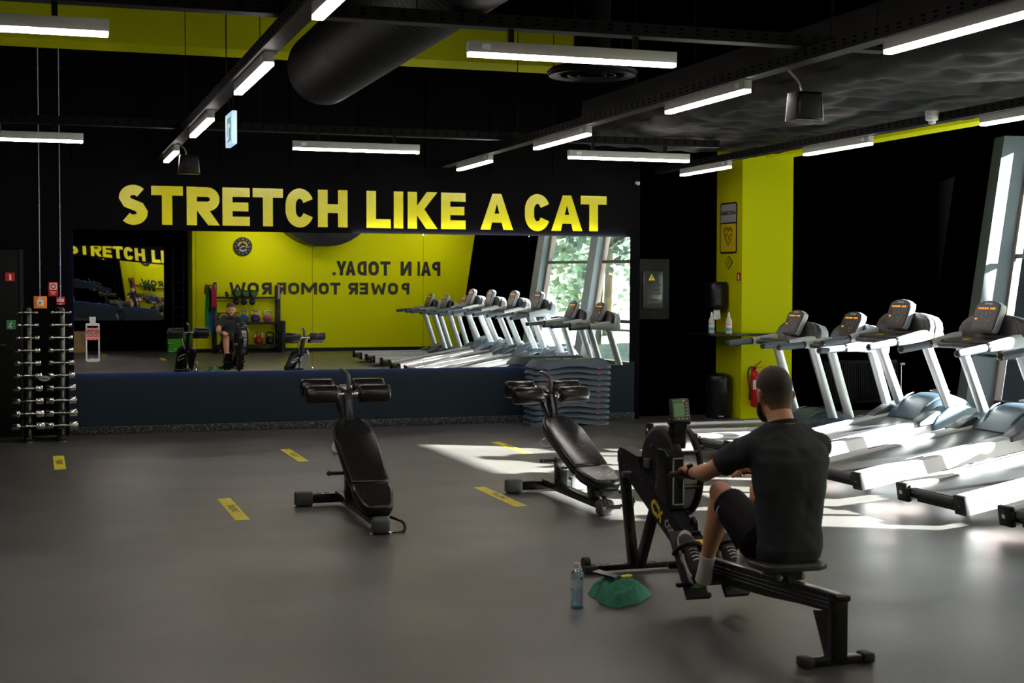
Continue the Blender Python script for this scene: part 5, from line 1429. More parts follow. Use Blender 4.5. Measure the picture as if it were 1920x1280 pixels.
for i in range(1, 6):
    o = copy_tree(g0); o.location = (2.93+0.006*((i*7) % 3-1), -0.75, 0.0585*i+0.003)
    o['label'] = '%s step from the floor in the small lime green stack reflected in the mirror' % (ords[i] if i < 5 else 'topmost')

# ================================================================== DUMBBELL RACK
t = thing('dumbbell_rack', 'black upright dumbbell rack with two columns left of the mirror', 'dumbbell rack', (0.075, 15.55, 0))
RY = 15.62
CXs = (-0.083, 0.243)
for cx_ in CXs:
    mb = MB(); rs = []
    for z in (0.03, 1.35, 1.375, 1.385):
        k = 1 if z < 1.36 else (0.85 if z < 1.38 else 0.5)
        rs.append([V((cx_+0.044*k*math.cos(2*PI*j/24), RY+0.062*k*math.sin(2*PI*j/24), z)) for j in range(24)])
    mb.rings(rs); mb.build('column', 'black_metal', t, world=True)
    mb = MB(); mb.bx(cx_-0.035, cx_+0.035, RY-0.20, RY+0.22, 0.012, 0.062, 0.012); mb.build('foot', 'black_metal', t, world=True)
    mb = MB(); mb.cyl((cx_, RY-0.17, 0.0), (cx_, RY-0.17, 0.018), 0.045); mb.cyl((cx_, RY+0.19, 0.0), (cx_, RY+0.19, 0.018), 0.045); mb.build('foot_pad', 'grey_rubber', t, world=True)
mb = MB(); mb.bar((CXs[0], RY, 0.04), (CXs[1], RY, 0.04), 0.05, 0.04); mb.build('cross_bar', 'black_metal', t, world=True)
mb = MB(); mb.bar((CXs[0], RY, 0.66), (CXs[1], RY, 0.66), 0.03, 0.04); cbar = mb.build('cross_bar', 'black_metal', t, world=True)
bd = V(((CXs[0]+CXs[1])/2, RY-0.150, 0.655))
mb = MB(); mb.bar((bd.x, RY, 0.655), (bd.x, RY-0.15, 0.655), 0.02, 0.02); mb.build('badge_arm', 'black_metal', cbar, world=True)
mb = MB(); mb.prism(arc(0, 0, 0.054, 0.026, 0, 348, 30), bd, (1, 0, 0), (0, 0, 1), -0.006); bd_ = mb.build('badge', 'sign_grey', cbar, world=True)
mb = MB(); text_mb('ZIVA', 0.036, bd+V((0, -0.0075, -0.012)), (1, 0, 0), (0, 0, 1), 0.0, 'CENTER', 0.001, 1.15, mb); mb.build('badge_lettering', 'navy', bd_, world=True, smooth=False)
zs = [0.167, 0.305, 0.433, 0.562, 0.688, 0.815, 0.945, 1.073, 1.197, 1.318]
zs = [0.160+(1.325-0.160)*i/9 for i in range(10)]
for cx_ in CXs:
    for z in zs:
        mb = MB(); mb.box((cx_, RY-0.075, z-0.014), (0.06, 0.05, 0.010), 0.003); mb.box((cx_, RY-0.10, z-0.004), (0.06, 0.006, 0.02), 0.002); mb.build('cradle', 'black_metal', t, world=True)
onm = ['lowest', 'second from the floor', 'third from the floor', 'fourth from the floor', 'fifth from the floor', 'fifth from the top', 'fourth from the top', 'third from the top', 'second from the top', 'topmost']
for ci, cx_ in enumerate(CXs):
    for i, z in enumerate(zs):
        f_ = 1-i/9.0
        hl = 0.034+0.050*f_; rr_ = 0.014+0.026*f_**0.8; tot = 0.096+0.045*f_
        d = thing('dumbbell', 'chrome dumbbell, %s on the %s column of the rack' % (onm[i], ('left', 'right')[ci]), 'dumbbell', (cx_, RY-0.090, z+0.006), 0, 'chrome dumbbells on the upright rack')
        mb = MB(); mb.lathe([(0.008, -tot), (0.009, -0.05), (0.013, -0.035), (0.0155, 0), (0.013, 0.035), (0.009, 0.05), (0.008, tot)], (0, 0, 0), (1, 0, 0), 16); mb.build('handle', 'chrome', d)
        for k in (-1, 1):
            mb = MB(); mb.lathe([(0.009, 0.0), (rr_-0.004, 0.0), (rr_, 0.004), (rr_, hl-0.004), (rr_-0.003, hl), (0.006, hl)], (k*(tot-hl*0.75), 0, 0), (k, 0, 0), 20); mb.build('head', 'chrome', d)

# ================================================================== SIGNS AND BOXES LEFT OF THE MIRROR
def pxbox(mb, x0, x1, z0, z1, y, d): mb.bx(x0, x1, y-d, y, z0, z1, 0.0)
W2 = WY
t = thing('ventilation_call_point', 'orange wall call point with white button above the dumbbell rack', 'call point', (0.048, W2, 1.43))
mb = MB(); mb.bx(-0.019, 0.114, W2-0.045, W2, 1.364, 1.494, 0.006); mb.build('housing', 'orange', t, world=True)
mb = MB(); mb.bx(0.012, 0.080, W2-0.052, W2-0.044, 1.388, 1.456, 0.004); bt = mb.build('cover', 'white', t, world=True)
mb = MB(); mb.cyl((0.046, W2-0.056, 1.424), (0.046, W2-0.050, 1.424), 0.009); mb.build('button', 'console_dark', bt, world=True)
mb = MB(); mb.bx(0.040, 0.052, W2-0.053, W2-0.051, 1.403, 1.412); mb.build('yellow_mark', 'yellow_card', bt, world=True)
mb = MB(); mb.bx(0.028, 0.066, W2-0.0465, W2-0.044, 1.466, 1.482); mb.build('name_strip', 'white', t, world=True)
t = thing('fire_alarm_button', 'small red fire alarm button beside the top left mirror edge', 'fire alarm', (0.253, W2, 1.446))
mb = MB(); mb.bx(0.209, 0.297, W2-0.04, W2, 1.403, 1.489, 0.006); mb.build('housing', 'red', t, world=True)
mb = MB(); mb.bx(0.217, 0.285, W2-0.043, W2-0.039, 1.434, 1.466, 0.002); mb.build('glass', 'white', t, world=True)
mb = MB(); text_mb('> o <', 0.020, (0.251, W2-0.0435, 1.444), (1, 0, 0), (0, 0, 1), 0, 'CENTER', 0.001, 1, mb); mb.build('arrows', 'console_dark', t, world=True, smooth=False)
mb = MB(); mb.bx(0.234, 0.270, W2-0.042, W2-0.039, 1.405, 1.415); mb.bx(0.243, 0.256, W2-0.042, W2-0.039, 1.472, 1.482); mb.build('marks', 'white', t, world=True)
t = thing('fire_alarm_sign', 'red sign with white square and red ring above the alarm button', 'sign', (0.181, W2, 1.568))
mb = MB(); mb.bx(0.132, 0.230, W2-0.006, W2, 1.494, 1.644); mb.build('plate', 'red', t, world=True)
mb = MB(); mb.bx(0.144, 0.217, W2-0.0075, W2-0.005, 1.562, 1.634); mb.build('white_field', 'white', t, world=True)
mb = MB()
for q in ribbon(arc(0.1805, 1.598, 0.022, 0.022, 0, 360, 24)[:-1], 0.012, True): mb.prism(q, (0, W2-0.0078, 0), (1, 0, 0), (0, 0, 1), -0.001)
mb.build('ring', 'red', t, world=True, smooth=False)
mb = MB()
for k, (tx, sz) in enumerate((('GAISRO SIGNALAS', 0.0088), ('PASPAUSTI', 0.0088), ('MYGTUKA', 0.0088))): text_mb(tx, sz, (0.181, W2-0.0078, 1.541-k*0.013), (1, 0, 0), (0, 0, 1), 0, 'CENTER', 0.0005, 1, mb)
mb.build('lettering', 'white', t, world=True, smooth=False)
t = thing('extinguisher_sign', 'small red extinguisher sign on the door at the left edge', 'sign', (-0.25, W2-0.035, 1.70))
DY = W2-0.0355
mb = MB(); mb.bx(-0.300, -0.205, DY-0.003, DY, 1.652, 1.742); mb.build('plate', 'red', t, world=True)
mb = MB(); mb.bx(-0.262, -0.240, DY-0.004, DY-0.002, 1.664, 1.714, 0.0); mb.bx(-0.256, -0.246, DY-0.004, DY-0.002, 1.714, 1.728); mb.bx(-0.268, -0.254, DY-0.004, DY-0.002, 1.722, 1.728); mb.build('pictogram', 'white', t, world=True)
t = thing('escape_sign', 'green running man sign low on the door at the left edge', 'sign', (-0.245, DY, 1.19))
mb = MB(); mb.bx(-0.294, -0.199, DY-0.003, DY, 1.145, 1.241); mb.build('plate', 'green_sign', t, world=True)
mb = MB()
mb.bx(-0.246, -0.236, DY-0.004, DY-0.002, 1.217, 1.228)
for q in ribbon([(-0.248, 1.212), (-0.256, 1.188), (-0.246, 1.172), (-0.250, 1.152)], 0.010)+ribbon([(-0.256, 1.188), (-0.266, 1.172), (-0.282, 1.166)], 0.009)+ribbon([(-0.262, 1.206), (-0.248, 1.210), (-0.232, 1.198)], 0.007)+ribbon([(-0.262, 1.206), (-0.270, 1.194)], 0.006):
    mb.prism(q, (0, DY-0.0032, 0), (1, 0, 0), (0, 0, 1), -0.001)
mb.build('running_figure', 'paper', t, world=True, smooth=False)
for x_, zb_, lab in ((0.045, 1.494, 'thin grey cable conduit dropping to the orange call point'), (0.254, 1.489, 'thin grey cable conduit dropping to the red alarm button')):
    t = thing('conduit', lab, 'conduit', (x_, W2, zb_))
    mb = MB(); mb.cyl((x_, W2-0.012, zb_), (x_, W2-0.012, CZ-0.02), 0.006, seg=10); mb.build('tube', 'facade', t, world=True)
    for zz in (1.60, 1.83, 2.45, 3.2, 3.9):
        mb = MB(); mb.bx(x_-0.011, x_+0.011, W2-0.02, W2, zz-0.006, zz+0.006, 0.002); mb.build('clip', 'facade', t, world=True)
struct(MB().bx(-0.16, -0.12, W2-0.012, W2, 0, 1.99).build('trim_20', 'black_satin'))

# ---- bottle shaped sticker on the mirror
t = thing('bottle_sticker', 'white outlined bottle sticker with red patterned label stuck on the mirror', 'sticker', (0.58, 16.09, 0.79))
def S_(x, z, h=0.0): p = mc+mu*(x-2.5)+mv*(z-1.5); return p+mn*(0.001+h)
def spr(mb, pts, h=0.0): mb.add([S_(a, b, h) for a, b in pts], [tuple(range(len(pts)))])
bx0, bx1, bz0, bz1 = 0.505, 0.655, 0.786, 1.275
def rr(x0, x1, z0, z1): return [(x0, z0), (x1, z0), (x1, z1), (x0, z1)]
mb = MB()
for q in (rr(0.507, 0.522, 0.82, 1.19), rr(0.636, 0.652, 0.82, 1.19), [(0.507, 0.80), (0.53, 0.787), (0.63, 0.787), (0.652, 0.80), (0.652, 0.826), (0.60, 0.822), (0.57, 0.830), (0.54, 0.818), (0.507, 0.826)],
          rr(0.507, 0.652, 1.175, 1.20), [(0.507, 1.20), (0.652, 1.20), (0.612, 1.208), (0.555, 1.208)], rr(0.552, 0.610, 1.205, 1.225), rr(0.546, 0.612, 1.225, 1.272)): spr(mb, q)
mb.build('outline', 'paper', t, world=True, smooth=False)
mb = MB(); spr(mb, rr(0.512, 0.645, 1.022, 1.152), 0.0004); lb = mb.build('label', 'red_print', t, world=True, smooth=False)
mb = MB()
for zc in (1.035, 1.050, 1.075, 1.090, 1.135, 1.147):
    pts = [(0.512+0.1333*i/6, zc+(0.007 if i % 2 else -0.007)) for i in range(7)]
    for q in ribbon(pts, 0.004 if zc != 1.050 else 0.008): spr(mb, q, 0.0008)
mb.build('zigzag', 'paper', lb, world=True, smooth=False)
mb = MB(); spr(mb, rr(0.510, 0.647, 1.092, 1.120), 0.0012); nb = mb.build('name_band', 'navy', lb, world=True, smooth=False)
mb = MB(); text_mb('DAKUMENTAI', 0.021, S_(0.579, 1.099, 0.0016), mu, mv, 0, 'CENTER', 0.0006, 0.92, mb); mb.build('lettering', 'paper', nb, world=True, smooth=False)

# ================================================================== COLUMN SIDE
XC_ = 8.158
def cbx(mb, y0, y1, z0, z1, d, off=0.0, bev=0.0): mb.bx(XC_-off-d, XC_-off, y0, y1, z0, z1, bev)
t = thing('zone_sign', 'tall sign reading KARDIO ZONA with a heart on the yellow column', 'sign', (XC_, 16.13, 2.33))
def rrect(y0, y1, z0, z1, r_): return arc(y1-r_, z0+r_, r_, r_, -90, 0, 4)+arc(y1-r_, z1-r_, r_, r_, 0, 90, 4)+arc(y0+r_, z1-r_, r_, r_, 90, 180, 4)+arc(y0+r_, z0+r_, r_, r_, 180, 270, 4)
def cpr(mb, pts, off, d=0.001): mb.prism(pts, (XC_-off, 0, 0), (0, 1, 0), (0, 0, 1), -d)
mb = MB(); cpr(mb, rrect(15.905, 16.355, 2.022, 2.650, 0.04), 0.0, 0.006); pl = mb.build('frame', 'console_dark', t, world=True, smooth=False)
mb = MB(); cpr(mb, [(15.925, 2.405), (16.335, 2.405)]+arc(16.305, 2.600, 0.03, 0.03, 0, 90, 4)+arc(15.955, 2.600, 0.03, 0.03, 90, 180, 4), 0.006); mb.build('name_field', 'sign_grey', pl, world=True, smooth=False)
mb = MB(); cpr(mb, arc(15.955, 2.072, 0.03, 0.03, 180, 270, 4)+arc(16.305, 2.072, 0.03, 0.03, 270, 360, 4)+[(16.335, 2.388), (15.925, 2.388)], 0.006); mb.build('symbol_field', 'sign_yellow', pl, world=True, smooth=False)
mb = MB(); text_mb('KARDIO ZONA', 0.062, (XC_-0.0078, 16.13, 2.50), (0, -1, 0), (0, 0, 1), 0, 'CENTER', 0.003, 0.92, mb); mb.build('lettering', 'console_dark', pl, world=True, smooth=False)
hy = 16.13; hz = 2.245
heart = [(hy-0.0, hz+0.045)]+arc(hy+0.052, hz+0.045, 0.052, 0.048, 170, -10, 10)+[(hy+0.085, hz-0.03), (hy, hz-0.125), (hy-0.085, hz-0.03)]+arc(hy-0.052, hz+0.045, 0.052, 0.048, 190, 10, 10)
mb = MB()
for q in ribbon(heart, 0.012, True): cpr(mb, q, 0.0075, 0.0005)
for q in ribbon([(hy+0.098, hz), (hy+0.045, hz-0.002), (hy+0.022, hz+0.035), (hy-0.008, hz-0.045), (hy-0.032, hz+0.006), (hy-0.098, hz+0.004)], 0.011): cpr(mb, q, 0.0076, 0.0005)
mb.build('heart_symbol', 'console_dark', pl, world=True, smooth=False)
t = thing('wifi_badge', 'small yellow badge with wifi symbol below the zone sign', 'sign', (XC_, 16.12, 1.91))
hexa = arc(16.12, 1.965, 0.025, 0.025, 50, 130, 4)+arc(16.045, 1.91, 0.02, 0.03, 150, 210, 3)+arc(16.12, 1.855, 0.025, 0.025, 230, 310, 4)+arc(16.195, 1.91, 0.02, 0.03, -30, 30, 3)
mb = MB(); cpr(mb, hexa, 0.0, 0.004); bb = mb.build('rim', 'console_dark', t, world=True, smooth=False)
mb = MB(); cpr(mb, [(16.12+(a-16.12)*0.84, 1.91+(b-1.91)*0.84) for a, b in hexa], 0.004, 0.001); mb.build('face', 'sign_yellow', bb, world=True, smooth=False)
mb = MB()
for r_ in (0.010, 0.020): 
    for q in ribbon(arc(16.12, 1.925, r_, r_, 40, 140, 6), 0.005): cpr(mb, q, 0.0052, 0.0005)
text_mb('FREE WIFI', 0.018, (XC_-0.0056, 16.12, 1.895), (0, -1, 0), (0, 0, 1), 0, 'CENTER', 0.001, 1, mb)
mb.build('symbol', 'console_dark', bb, world=True, smooth=False)
t = thing('extinguisher_sign', 'small red extinguisher sign on the edge of the yellow column', 'sign', (XC_, 15.85, 1.73))
mb = MB(); cbx(mb, 15.800, 15.900, 1.685, 1.783, 0.003); mb.build('plate', 'red', t, world=True)
mb = MB(); cbx(mb, 15.835, 15.868, 1.70, 1.755, 0.001, 0.003); cbx(mb, 15.845, 15.858, 1.755, 1.770, 0.001, 0.003); mb.build('pictogram', 'white', t, world=True)
# dispenser with paper towel
t = thing('towel_dispenser', 'glossy black paper towel dispenser on the yellow column above the shelf', 'dispenser', (7.98, 16.2, 1.33))
mb = MB(); rs = []
for z, k in ((1.325, 0.80), (1.34, 0.96), (1.40, 1.0), (1.62, 1.0), (1.655, 0.97), (1.672, 0.85)):
    rs.append([V((8.03+0.125*k*math.copysign(abs(math.cos(2*PI*j/28))**0.5, math.cos(2*PI*j/28)), 16.20+0.13*k*math.copysign(abs(math.sin(2*PI*j/28))**0.5, math.sin(2*PI*j/28)), z)) for j in range(28)])
mb.rings(rs); mb.build('housing', 'black_metal', t, world=True, ang=60)
mb = MB(); mb.add([(7.96, 16.13, 1.34), (8.03, 16.10, 1.34), (8.02, 16.06, 1.22), (7.965, 16.05, 1.205), (7.93, 16.08, 1.215)], [(0, 1, 2, 3, 4)]); mb.add([(7.96, 16.13, 1.34), (7.93, 16.08, 1.215), (7.965, 16.13, 1.225), (8.03, 16.14, 1.34)], [(0, 1, 2, 3)]); mb.build('paper_sheet', 'paper', t, world=True)
# shelf wrapping the column
t = thing('wall_shelf', 'thin black shelf running round the yellow column at elbow height', 'shelf', (8.2, 16.0, 1.03))
mb = MB(); mb.bx(7.66, XC_, 15.60, 16.455, 1.018, 1.042, 0.003); mb.build('side_board', 'black_metal', t, world=True)
mb = MB(); mb.bx(XC_+0.001, 8.84, 15.60, 15.768, 1.018, 1.042, 0.003); mb.build('front_board', 'black_metal', t, world=True)
def spray(x, y, lab):
    t = thing('sanitizer_bottle', lab, 'bottle', (x, y, 1.042), 0, 'sanitizer bottles on the shelf')
    MB().lathe([(0.030, 0.0), (0.037, 0.004), (0.037, 0.150), (0.033, 0.168), (0.016, 0.205), (0.013, 0.215)], (0, 0, 0), seg=24).build('body', 'offwhite', t)
    MB().lathe([(0.015, 0.212), (0.016, 0.222), (0.013, 0.240), (0.007, 0.262)], (0, 0, 0), seg=18).build('cap', 'white', t)
    mb = MB(); mb.rings([[V((0.0376*math.cos(math.radians(a)), 0.0376*math.sin(math.radians(a)), z)) for a in range(170, 341, 10)] for z in (0.03, 0.13)], False, False, closed=False); mb.build('label', 'white', t)
    mb = MB(); mb.rings([[V((0.0379*math.cos(math.radians(a)), 0.0379*math.sin(math.radians(a)), z)) for a in range(180, 331, 10)] for z in (0.035, 0.075)], False, False, closed=False); mb.build('label_print', 'teal', t)
    mb = MB(); mb.rings([[V((0.0379*math.cos(math.radians(a)), 0.0379*math.sin(math.radians(a)), z)) for a in range(190, 321, 10)] for z in (0.112, 0.120)], False, False, closed=False); mb.build('label_heading', 'red_print', t)
spray(7.835, 15.93, 'left sanitizer bottle on the black shelf by the dispenser')
spray(7.93, 15.66, 'right sanitizer bottle on the black shelf, in front of the column edge')
# bin
t = thing('waste_bin', 'glossy black waste bin standing against the yellow column', 'bin', (7.98, 16.05, 0))
mb = MB(); mb.lathe([(0.150, 0.0), (0.158, 0.02), (0.160, 0.40), (0.160, 0.46)], (7.975, 16.02, 0), seg=32); mb.build('drum', 'black_metal', t, world=True)
mb = MB(); mb.lathe([(0.162, 0.462), (0.163, 0.49), (0.150, 0.52), (0.09, 0.545), (0.01, 0.55)], (7.975, 16.02, 0), seg=32); mb.build('lid', 'black_metal', t, world=True)
mb = MB(); mb.box((7.92, 15.85, 0.03), (0.07, 0.05, 0.015), 0.004); mb.build('pedal', 'steel', t, world=True)
# extinguisher
ex = V((8.315, 15.70, 0.155))
t = thing('fire_extinguisher', 'red fire extinguisher with black hose hanging on the yellow column', 'fire extinguisher', tuple(ex))
MB().lathe([(0.03, -0.012), (0.052, 0.0), (0.062, 0.015), (0.0635, 0.36), (0.058, 0.395), (0.035, 0.425), (0.018, 0.435), (0.016, 0.455)], ex, seg=28).build('cylinder', 'red', t, world=True)
mb = MB(); mb.cyl(ex+V((0, 0, 0.45)), ex+V((0, 0, 0.485)), 0.017); mb.bar(ex+V((-0.03, 0, 0.475)), ex+V((0.03, 0, 0.47)), 0.02, 0.015); mb.build('valve', 'black_metal', t, world=True)
mb = MB(); mb.bar(ex+V((-0.01, 0, 0.485)), ex+V((0.085, 0, 0.555)), 0.018, 0.010); mb.bar(ex+V((0.0, 0, 0.48)), ex+V((0.10, 0, 0.475)), 0.018, 0.008); mb.build('lever', 'red', t, world=True)
mb = MB(); mb.tube([ex+V((-0.015, 0, 0.475)), ex+V((-0.07, -0.01, 0.480)), ex+V((-0.105, -0.01, 0.43)), ex+V((-0.10, -0.01, 0.33)), ex+V((-0.078, -0.005, 0.22)), ex+V((-0.072, 0, 0.14))], 0.0095, 10); hs = mb.build('hose', 'rubber', t, world=True)
mb = MB(); mb.cyl(ex+V((-0.072, 0, 0.145)), ex+V((-0.07, 0, 0.08)), 0.011, 0.014); mb.build('nozzle', 'console_dark', hs, world=True)
def elabel(a0, a1, z0, z1, nm2, m2, r_=0.0642):
    mb = MB(); mb.rings([[ex+V((r_*math.cos(math.radians(a)), r_*math.sin(math.radians(a)), z)) for a in range(a0, a1+1, 6)] for z in (z0, z1)], False, False, closed=False); return mb.build(nm2, m2, t, world=True)
elabel(216, 252, 0.21, 0.325, 'label', 'paper'); elabel(268, 304, 0.16, 0.345, 'instruction_label', 'pink')
mb = MB(); mb.bx(ex.x-0.02, ex.x+0.02, 15.755, 15.772, 0.45, 0.62, 0.003); mb.bx(ex.x-0.006, ex.x+0.006, 15.71, 15.76, 0.60, 0.612); mb.build('wall_bracket', 'red', t, world=True)
# electrical cabinet
t = thing('electrical_cabinet', 'black fuse box with clear cover and yellow warning triangle right of the mirror', 'fuse box', (7.15, 16.46, 1.57))
mb = MB(); mb.bx(7.02, 7.42, 16.26, 16.46, 1.21, 1.95, 0.008); mb.build('housing', 'black_satin', t, world=True)
mb = MB(); mb.bx(7.055, 7.325, 16.235, 16.262, 1.335, 1.80, 0.01); wd_ = mb.build('cover', 'sign_cover', t, world=True)
for k in range(3):
    mb = MB(); mb.bx(7.08, 7.29, 16.232, 16.236, 1.40+k*0.115, 1.412+k*0.115); mb.bx(7.12, 7.27, 16.232, 16.236, 1.44+k*0.115, 1.456+k*0.115); mb.build('breaker_row', 'console_dark', wd_, world=True)
mb = MB(); mb.prism([(7.125, 1.685), (7.215, 1.685), (7.17, 1.765)], (0, 16.2335, 0), (1, 0, 0), (0, 0, 1), -0.0015); tri = mb.build('warning_triangle', 'yellow_card', wd_, world=True, smooth=False)
mb = MB(); 
for q in ribbon([(7.178, 1.745), (7.163, 1.722), (7.176, 1.722), (7.165, 1.697)], 0.007): mb.prism(q, (0, 16.231, 0), (1, 0, 0), (0, 0, 1), -0.001)
mb.build('bolt_symbol', 'console_dark', tri, world=True, smooth=False)
# radiator
t = thing('radiator', 'black ribbed radiator low on the dark wall behind the treadmills', 'radiator', (10.3, 16.4, 0.1))
mb = MB(); mb.bx(9.65, 10.75, 16.36, 16.44, 0.10, 0.66, 0.01); rd = mb.build('panel', 'duct_black', t, world=True)
mb = MB()
for k in range(34): mb.bx(9.68+k*0.032, 9.696+k*0.032, 16.352, 16.362, 0.14, 0.62, 0.003)
mb.build('ribs', 'duct_black', rd, world=True)
mb = MB(); mb.cyl((10.83, 16.40, 0.05), (10.83, 16.40, 0.60), 0.008); mb.build('pipe', 'steel', t, world=True)
mb = MB(); mb.cyl((10.80, 16.37, 0.60), (10.86, 16.37, 0.60), 0.016); mb.build('valve', 'white', t, world=True)

# ================================================================== BEHIND THE CAMERA (seen in the mirror)
# clock
cc = V((4.257, YY+0.02, 2.363))
t = thing('wall_clock', 'round black clock with yellow and white lettering on the yellow wall, seen mirrored', 'clock', tuple(cc))
MB().lathe([(0.02, -0.018), (0.205, -0.018), (0.212, -0.005), (0.208, 0.012), (0.19, 0.012), (0.01, 0.010)], cc, (0, 1, 0), 40).build('case', 'console_dark', t, world=True)
def ct_(mb, body, size, r_, a_c, step, m_=None, flip=False):
    for i, ch in enumerate(body):
        a = math.radians(a_c+(i-(len(body)-1)/2)*step*(1 if not flip else -1)); rad = V((-math.sin(a), 0, math.cos(a)))
        tg = V((-math.cos(a), 0, -math.sin(a)))
        if flip: text_mb(ch, size, cc+rad*(r_+size*0.7)+V((0, 0.0145, 0)), -tg, -rad, 0, 'CENTER', 0.003, 1, mb)
        else: text_mb(ch, size, cc+rad*r_+V((0, 0.0145, 0)), tg, rad, 0, 'CENTER', 0.003, 1, mb)
mb = MB(); ct_(mb, 'EVERY MOVE', 0.052, 0.080, 0, 17); mb.build('top_lettering', 'sign_yellow', t, world=True, smooth=False)
mb = MB(); ct_(mb, 'COUNTS', 0.052, 0.080, 180, 17, flip=True); mb.build('bottom_lettering', 'paper', t, world=True, smooth=False)
mb = MB()
for h in range(12):
    a = math.radians(30*h); rad = V((-math.sin(a), 0, math.cos(a))); text_mb(str(12 if h == 0 else h), 0.036, cc+rad*0.165+V((0, 0.0145, -0.012)), (-1, 0, 0), (0, 0, 1), 0, 'CENTER', 0.001, 1, mb)
mb.build('numerals', 'paper', t, world=True, smooth=False)
for a, L_, w in ((118, 0.085, 0.012), (262, 0.135, 0.009)):
    ar = math.radians(a); rad = V((-math.sin(ar), 0, math.cos(ar)))
    mb = MB(); mb.bar(cc+V((0, 0.017, 0))-rad*0.03, cc+V((0, 0.017, 0))+rad*L_, w, 0.002, (0, 1, 0), bev=0); mb.build('hand', 'paper', t, world=True)
# hanging black drum above the yellow wall
t = thing('ventilation_drum', 'big black rounded ventilation drum hanging before the yellow wall', 'duct', (6.0, YY+0.45, 2.38))
mb = MB(); pts = [(5.99+1.12*math.cos(math.radians(a)), 3.35+0.98*math.sin(math.radians(a))) for a in range(180, 361, 6)]
pts = [(max(4.87, min(7.11, a)), max(2.385, b)) for a, b in pts]
mb.prism(pts+[(7.11, CZ-0.01), (4.87, CZ-0.01)], (0, YY+0.75, 0), (1, 0, 0), (0, 0, 1), 0.74, 0.02); mb.build('shell', 'black_satin', t, world=True, ang=50)
mb = MB(); mb.cyl((5.9, YY+0.77, 3.3), (5.9, YY+0.75, 3.3), 0.5); mb.build('grille', 'ceiling', t, world=True)
# storage rack
RK = V((4.3, -0.18, 0)); y0r, y1r = YY+0.03, 0.02
t = thing('storage_rack', 'black steel storage rack against the yellow wall, seen in the mirror', 'rack', (4.3, -0.18, 0))
rk = t
for x in (3.60, 5.00):
    for y in (y0r+0.03, y1r-0.03):
        mb = MB(); mb.bx(x-0.035, x+0.035, y-0.03, y+0.03, 0.0, 1.56 if y > -0.2 else 1.50, 0.004); mb.build('upright', 'black_metal', t, world=True)
    mb = MB(); mb.bx(x-0.02, x+0.02, y1r, y1r+0.003, 1.20, 1.52); mb.build('perforated_strip', 'sign_grey', t, world=True)
    mb = MB(); mb.bx(x-0.03, x+0.03, y0r, y1r, 0.0, 0.05, 0.004); mb.build('foot_bar', 'black_metal', t, world=True)
for z in (1.22, 0.65, 0.16):
    mb = MB()
    if z > 1: mb.bx(3.62, 4.98, y1r-0.04, y1r, z-0.02, z+0.02, 0.004); mb.bx(3.62, 4.98, y0r, y0r+0.04, z-0.02, z+0.02, 0.004)
    else: mb.bx(3.62, 4.98, y0r, y1r, z-0.015, z+0.015, 0.003); mb.bx(3.62, 4.98, y1r-0.003, y1r+0.01, z-0.02, z+0.03, 0.002)
    mb.build('shelf', 'black_metal', t, world=True)
kb0 = None
def kettlebell(x, z, m, lab, hm_='chrome'):
    t = thing('kettlebell', lab, 'kettlebell', (x, -0.16, z), 0, 'kettlebells on the storage rack')
    MB().lathe([(0.05, 0.0), (0.068, 0.004), (0.095, 0.04), (0.104, 0.09), (0.098, 0.135), (0.075, 0.168), (0.03, 0.182)], (0, 0, 0), seg=28).build('ball', m, t)
    mb = MB(); mb.tube([(-0.070, 0, 0.15), (-0.082, 0, 0.19), (-0.080, 0, 0.235), (-0.055, 0, 0.262), (0, 0, 0.268), (0.055, 0, 0.262), (0.080, 0, 0.235), (0.082, 0, 0.19), (0.070, 0, 0.15)], [0.020, 0.017, 0.016, 0.0165, 0.0165, 0.0165, 0.016, 0.017, 0.020], 12)
    mb.build('handle', hm_, t)
    mb = MB(); mb.lathe([(0.038, 0.0), (0.034, 0.008), (0.005, 0.010)], (0, 0.094, 0.085), (0, 1, 0.1), 18); mb.build('badge', 'console_face', t)
kettlebell(4.245, 0.668, 'kb_blue', 'blue kettlebell on the middle shelf, seen in the mirror')
kettlebell(4.50, 0.668, 'kb_violet', 'violet kettlebell on the middle shelf, seen in the mirror')
kettlebell(4.775, 0.668, 'kb_pink', 'pink kettlebell on the middle shelf, seen in the mirror')
kettlebell(4.575, 0.178, 'red', 'red kettlebell on the bottom shelf, seen in the mirror')
kettlebell(4.825, 0.178, 'black_metal', 'black kettlebell on the bottom shelf, seen in the mirror', 'black_metal')
for i, (x, lab) in enumerate(((4.09, 'left'), (4.265, 'middle'), (4.45, 'right'))):
    t = thing('foam_roller', '%s green ended foam roller on the top shelf of the rack' % lab, 'foam roller', (x, -0.16, 1.31), 0, 'foam rollers on the storage rack')
    mb = MB(); mb.lathe([(0.05, -0.22), (0.075, -0.22), (0.076, -0.215), (0.076, 0.215), (0.075, 0.22), (0.05, 0.22)], (x, -0.16, 1.318), (0, 1, 0), 28); mb.build('foam', 'rubber', t, world=True)
    mb = MB(); mb.lathe([(0.062, 0.221), (0.062, 0.224), (0.03, 0.2245)], (x, -0.16, 1.318), (0, 1, 0), 24); mb.build('green_end', 'roller_green', t, world=True)
    t = thing('exercise_ball', 'small black ball hung below the top shelf, %s one' % lab, 'ball', (x-0.03, -0.05, 1.13), 0, 'black balls below the top shelf')
    MB().ball((0, 0, 0), 0.072, 20).build('ball_shell', 'rubber', t)
    mb = MB(); mb.cyl((0, 0, 0.06), (0, 0, 0.075), 0.02); mb.build('valve', 'console_dark', t)
t = thing('massage_ball', 'single tiny black massage ball at the left of the top shelf', 'ball', (3.86, -0.0, 1.281))
MB().ball((0, 0, 0), 0.040, 16).build('ball_shell', 'rubber', t)
